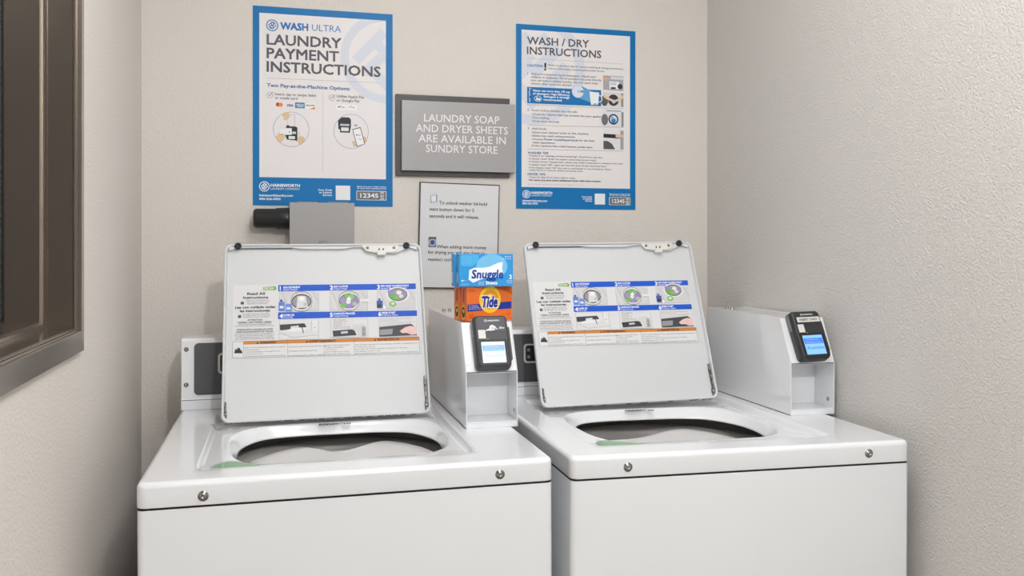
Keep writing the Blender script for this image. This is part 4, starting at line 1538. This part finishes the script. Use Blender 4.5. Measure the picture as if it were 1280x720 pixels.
# ------------------------------------------------------------------ grey metal box with black sleeve on the wall
t = thing('wall_box', 'grey metal box with a black cylinder on its side, behind the raised lid', 'wall box', (0.349, YB, 1.2442))
t.scale = (1.017, 1.017, 1.017)
GB = mat('grey_box_paint', (160, 158, 156), .45)
b = MB()
b.box(0, -.068, 0, .1575, -.0005, .153, GB)
b.build('housing', t, .002, 2)
b = MB()
b.box(.0, -.0705, .0, .1575, -.0685, .1535, GB)
b.box(.018, -.0702, .1535, .068, -.062, .1553, GB)
b.box(.092, -.0702, .1535, .142, -.062, .1553, GB)
b.build('cover_plate', t, .0008, 1)
b = MB()
b.lathe([(.0165, 0), (.0165, .0006), (.0005, .0006)], mat('knockout_grey', (142, 140, 139), .5), Matrix.Translation((.082, -.0706, .0440)) @ Matrix.Rotation(math.pi / 2, 4, 'X'), 28)
b.build('knockout', t)
b = MB()
Mx = Matrix.Translation((-.0005, -.036, .1145)) @ Matrix.Rotation(-math.pi / 2, 4, 'Y')
b.lathe([(.0005, -.004), (.0265, -.004), (.0268, .004), (.0262, .030), (.0245, .0325), (.0240, .078), (.0225, .0835), (.0180, .086), (.0005, .0865)], M_black, Mx, 40)
b.build('black_cylinder', t)


# ------------------------------------------------------------------ soap boxes
def carton(name, label, cat, group, loc, rz, w, h, d, base, front, sidefn=None, plain=False):
    t = thing(name, label, cat, loc, (0, 0, rz), group)
    b = MB()
    b.box(0, 0, 0, w, d, h, base)
    b.build('carton', t, .0005, 1)
    if front:
        A = front(w, h)
        o = A.build('front_print', t)
        o.location = (0, -.0003, 0)
        o.rotation_euler = ROT_WALL
    if sidefn:
        A = sidefn(d, h)
        o = A.build('side_print', t)
        o.location = (-.0003, d, 0)
        o.rotation_euler = (math.pi / 2, 0, -math.pi / 2)
    return t


ORG = (226, 108, 34)
zo = lambda x, y: (555 + x / 7.2, 310 + y / 7.2)


def tide_front(w, h):
    A = Art(w, h, [zo(190, 358), zo(597, 362), zo(600, 660), zo(187, 672)], .00012)
    A.poly([zo(430, 362), zo(596, 362), zo(597, 440), zo(520, 400)], (206, 92, 30), 1)
    A.poly([zo(196, 520), zo(590, 498), zo(590, 560), zo(196, 582)], (26, 52, 150), 2)
    x, y = A.P(zo(400, 478))
    for r_, c_, l_ in ((.0255, (246, 200, 40), 3), (.0195, (238, 150, 40), 4), (.0105, (250, 226, 120), 5)):
        A.disc(zo(400, 478), r_, c_, l_, r_ * 1.12, n=40)
    A.text('Tide', zo(326, 546), zo(468, 0)[0], 13.5, (236, 238, 246), .085, 6, .22)
    A.text('Tide', zo(330, 544), zo(464, 0)[0], 13.0, (28, 52, 150), .04, 7, .22)
    for k, x1_ in enumerate((292, 300, 318)):
        A.micro(zo(206, 536 + k * 15), zo(x1_, 0)[0], 1.6, (226, 230, 240), k + 11, 7)
    for k in range(3):
        A.micro(zo(205, 384 + k * 9), zo(262, 0)[0], 1.0, (120, 50, 20), k + 5, 3)
    for k in range(3):
        A.micro(zo(208, 618 + k * 14), zo(250, 0)[0], 1.6, (120, 40, 20), k + 25, 3)
    A.micro(zo(556, 612), zo(590, 0)[0], 1.6, (120, 40, 20), 31, 3)
    return A


def tide_side(w, h):
    A = Art(w, h, [(0, 0), (100, 0), (100, 240), (0, 240)], .00012)
    A.disc((50, 180), w * .38, (246, 200, 40), 2, w * .50)
    A.disc((50, 180), w * .30, (90, 50, 30), 3, w * .40)
    A.disc((54, 172), w * .13, (246, 200, 40), 4)
    A.rect((40, 20), (62, 105), (160, 72, 34), 2)
    return A


SBL = (36, 150, 218)


def snug_front(w, h):
    A = Art(w, h, [zo(124, 52), zo(618, 54), zo(612, 358), zo(125, 352)], .00012)
    A.poly([zo(140, 60), zo(300, 60), zo(300, 120), zo(240, 170), zo(140, 160)], (78, 178, 230), 1)
    A.disc(zo(420, 170), .034, (120, 190, 232), 2, .026)
    A.poly([zo(210, 290), zo(216, 200), zo(262, 180), zo(330, 182), zo(400, 172), zo(470, 140), zo(520, 128), zo(512, 190), zo(525, 250), zo(470, 262), zo(400, 274), zo(320, 288), zo(250, 318)], (238, 242, 248), 3)
    A.text('Snuggle', zo(238, 276), zo(520, 0)[0], 10.2, (30, 70, 160), .03, 5, .12)
    for k, x1_ in enumerate((356, 356, 348)):
        A.micro(zo(300, 316 + k * 12), zo(x1_, 0)[0], 1.4, (220, 236, 246), k + 3, 4)
    A.text('Sheets', zo(364, 336), zo(466, 0)[0], 4.0, (240, 246, 250), .03, 4)
    A.text('2', zo(578, 288), zo(602, 0)[0], 5.0, (240, 246, 250), .03, 4)
    for k in range(3):
        A.micro(zo(552, 306 + k * 12), zo(602, 0)[0], 1.4, (214, 232, 246), k + 8, 4)
    A.micro(zo(538, 84), zo(600, 0)[0], 1.9, (226, 238, 248), 1, 4)
    A.micro(zo(516, 104), zo(598, 0)[0], 1.9, (226, 238, 248), 2, 4)
    for k in range(4):
        A.micro(zo(150, 84 + k * 18), zo(240, 0)[0], 1.1, (150, 205, 236), k + 14, 4)
    A.rect(zo(146, 290), zo(164, 304), (230, 240, 248), 4)
    A.micro(zo(166, 300), zo(196, 0)[0], 1.4, (220, 236, 246), 21, 4)
    for k in range(2):
        A.micro(zo(146, 330 + k * 9), zo(214, 0)[0], 1.1, (190, 222, 242), 24 + k, 4)
    return A


def snug_side(w, h):
    A = Art(w, h, [(0, 0), (100, 0), (100, 240), (0, 240)], .00012)
    A.rect((30, 20), (50, 120), (120, 190, 230), 2)
    A.rect((14, 135), (86, 215), (190, 214, 232), 2)
    A.rect((58, 26), (70, 110), (200, 226, 240), 2)
    return A


M_or = mat('orange_carton', ORG, .4)
M_sb = mat('light_blue_carton', SBL, .35)
a14 = math.radians(13)
TZ = 1.1330
fx, fy = .7010, -.4990
carton('detergent_box', 'orange detergent box with yellow bullseye, front of the two orange boxes', 'detergent box', 'orange detergent boxes on the coin box', (fx, fy, TZ), a14, .1080, .0725, .0300, M_or, tide_front, tide_side)
carton('detergent_box', 'orange detergent box mostly hidden behind the front orange box', 'detergent box', 'orange detergent boxes on the coin box', (fx - .0305 * math.sin(a14) - .0015, fy + .0305 * math.cos(a14), TZ), a14, .1080, .0725, .0300, M_or, tide_front, tide_side)
carton('dryer_sheet_box', 'light blue dryer sheet box, front one, lying on the orange boxes', 'dryer sheet box', 'light blue dryer sheet boxes', (.6835, -.5020, TZ + .0728), math.radians(1), .1180, .0685, .0230, M_sb, snug_front, snug_side)
carton('dryer_sheet_box', 'light blue dryer sheet box hidden behind the front blue box', 'dryer sheet box', 'light blue dryer sheet boxes', (.6775, -.4780, TZ + .0728), math.radians(1), .1180, .0685, .0230, M_sb, snug_front, snug_side)
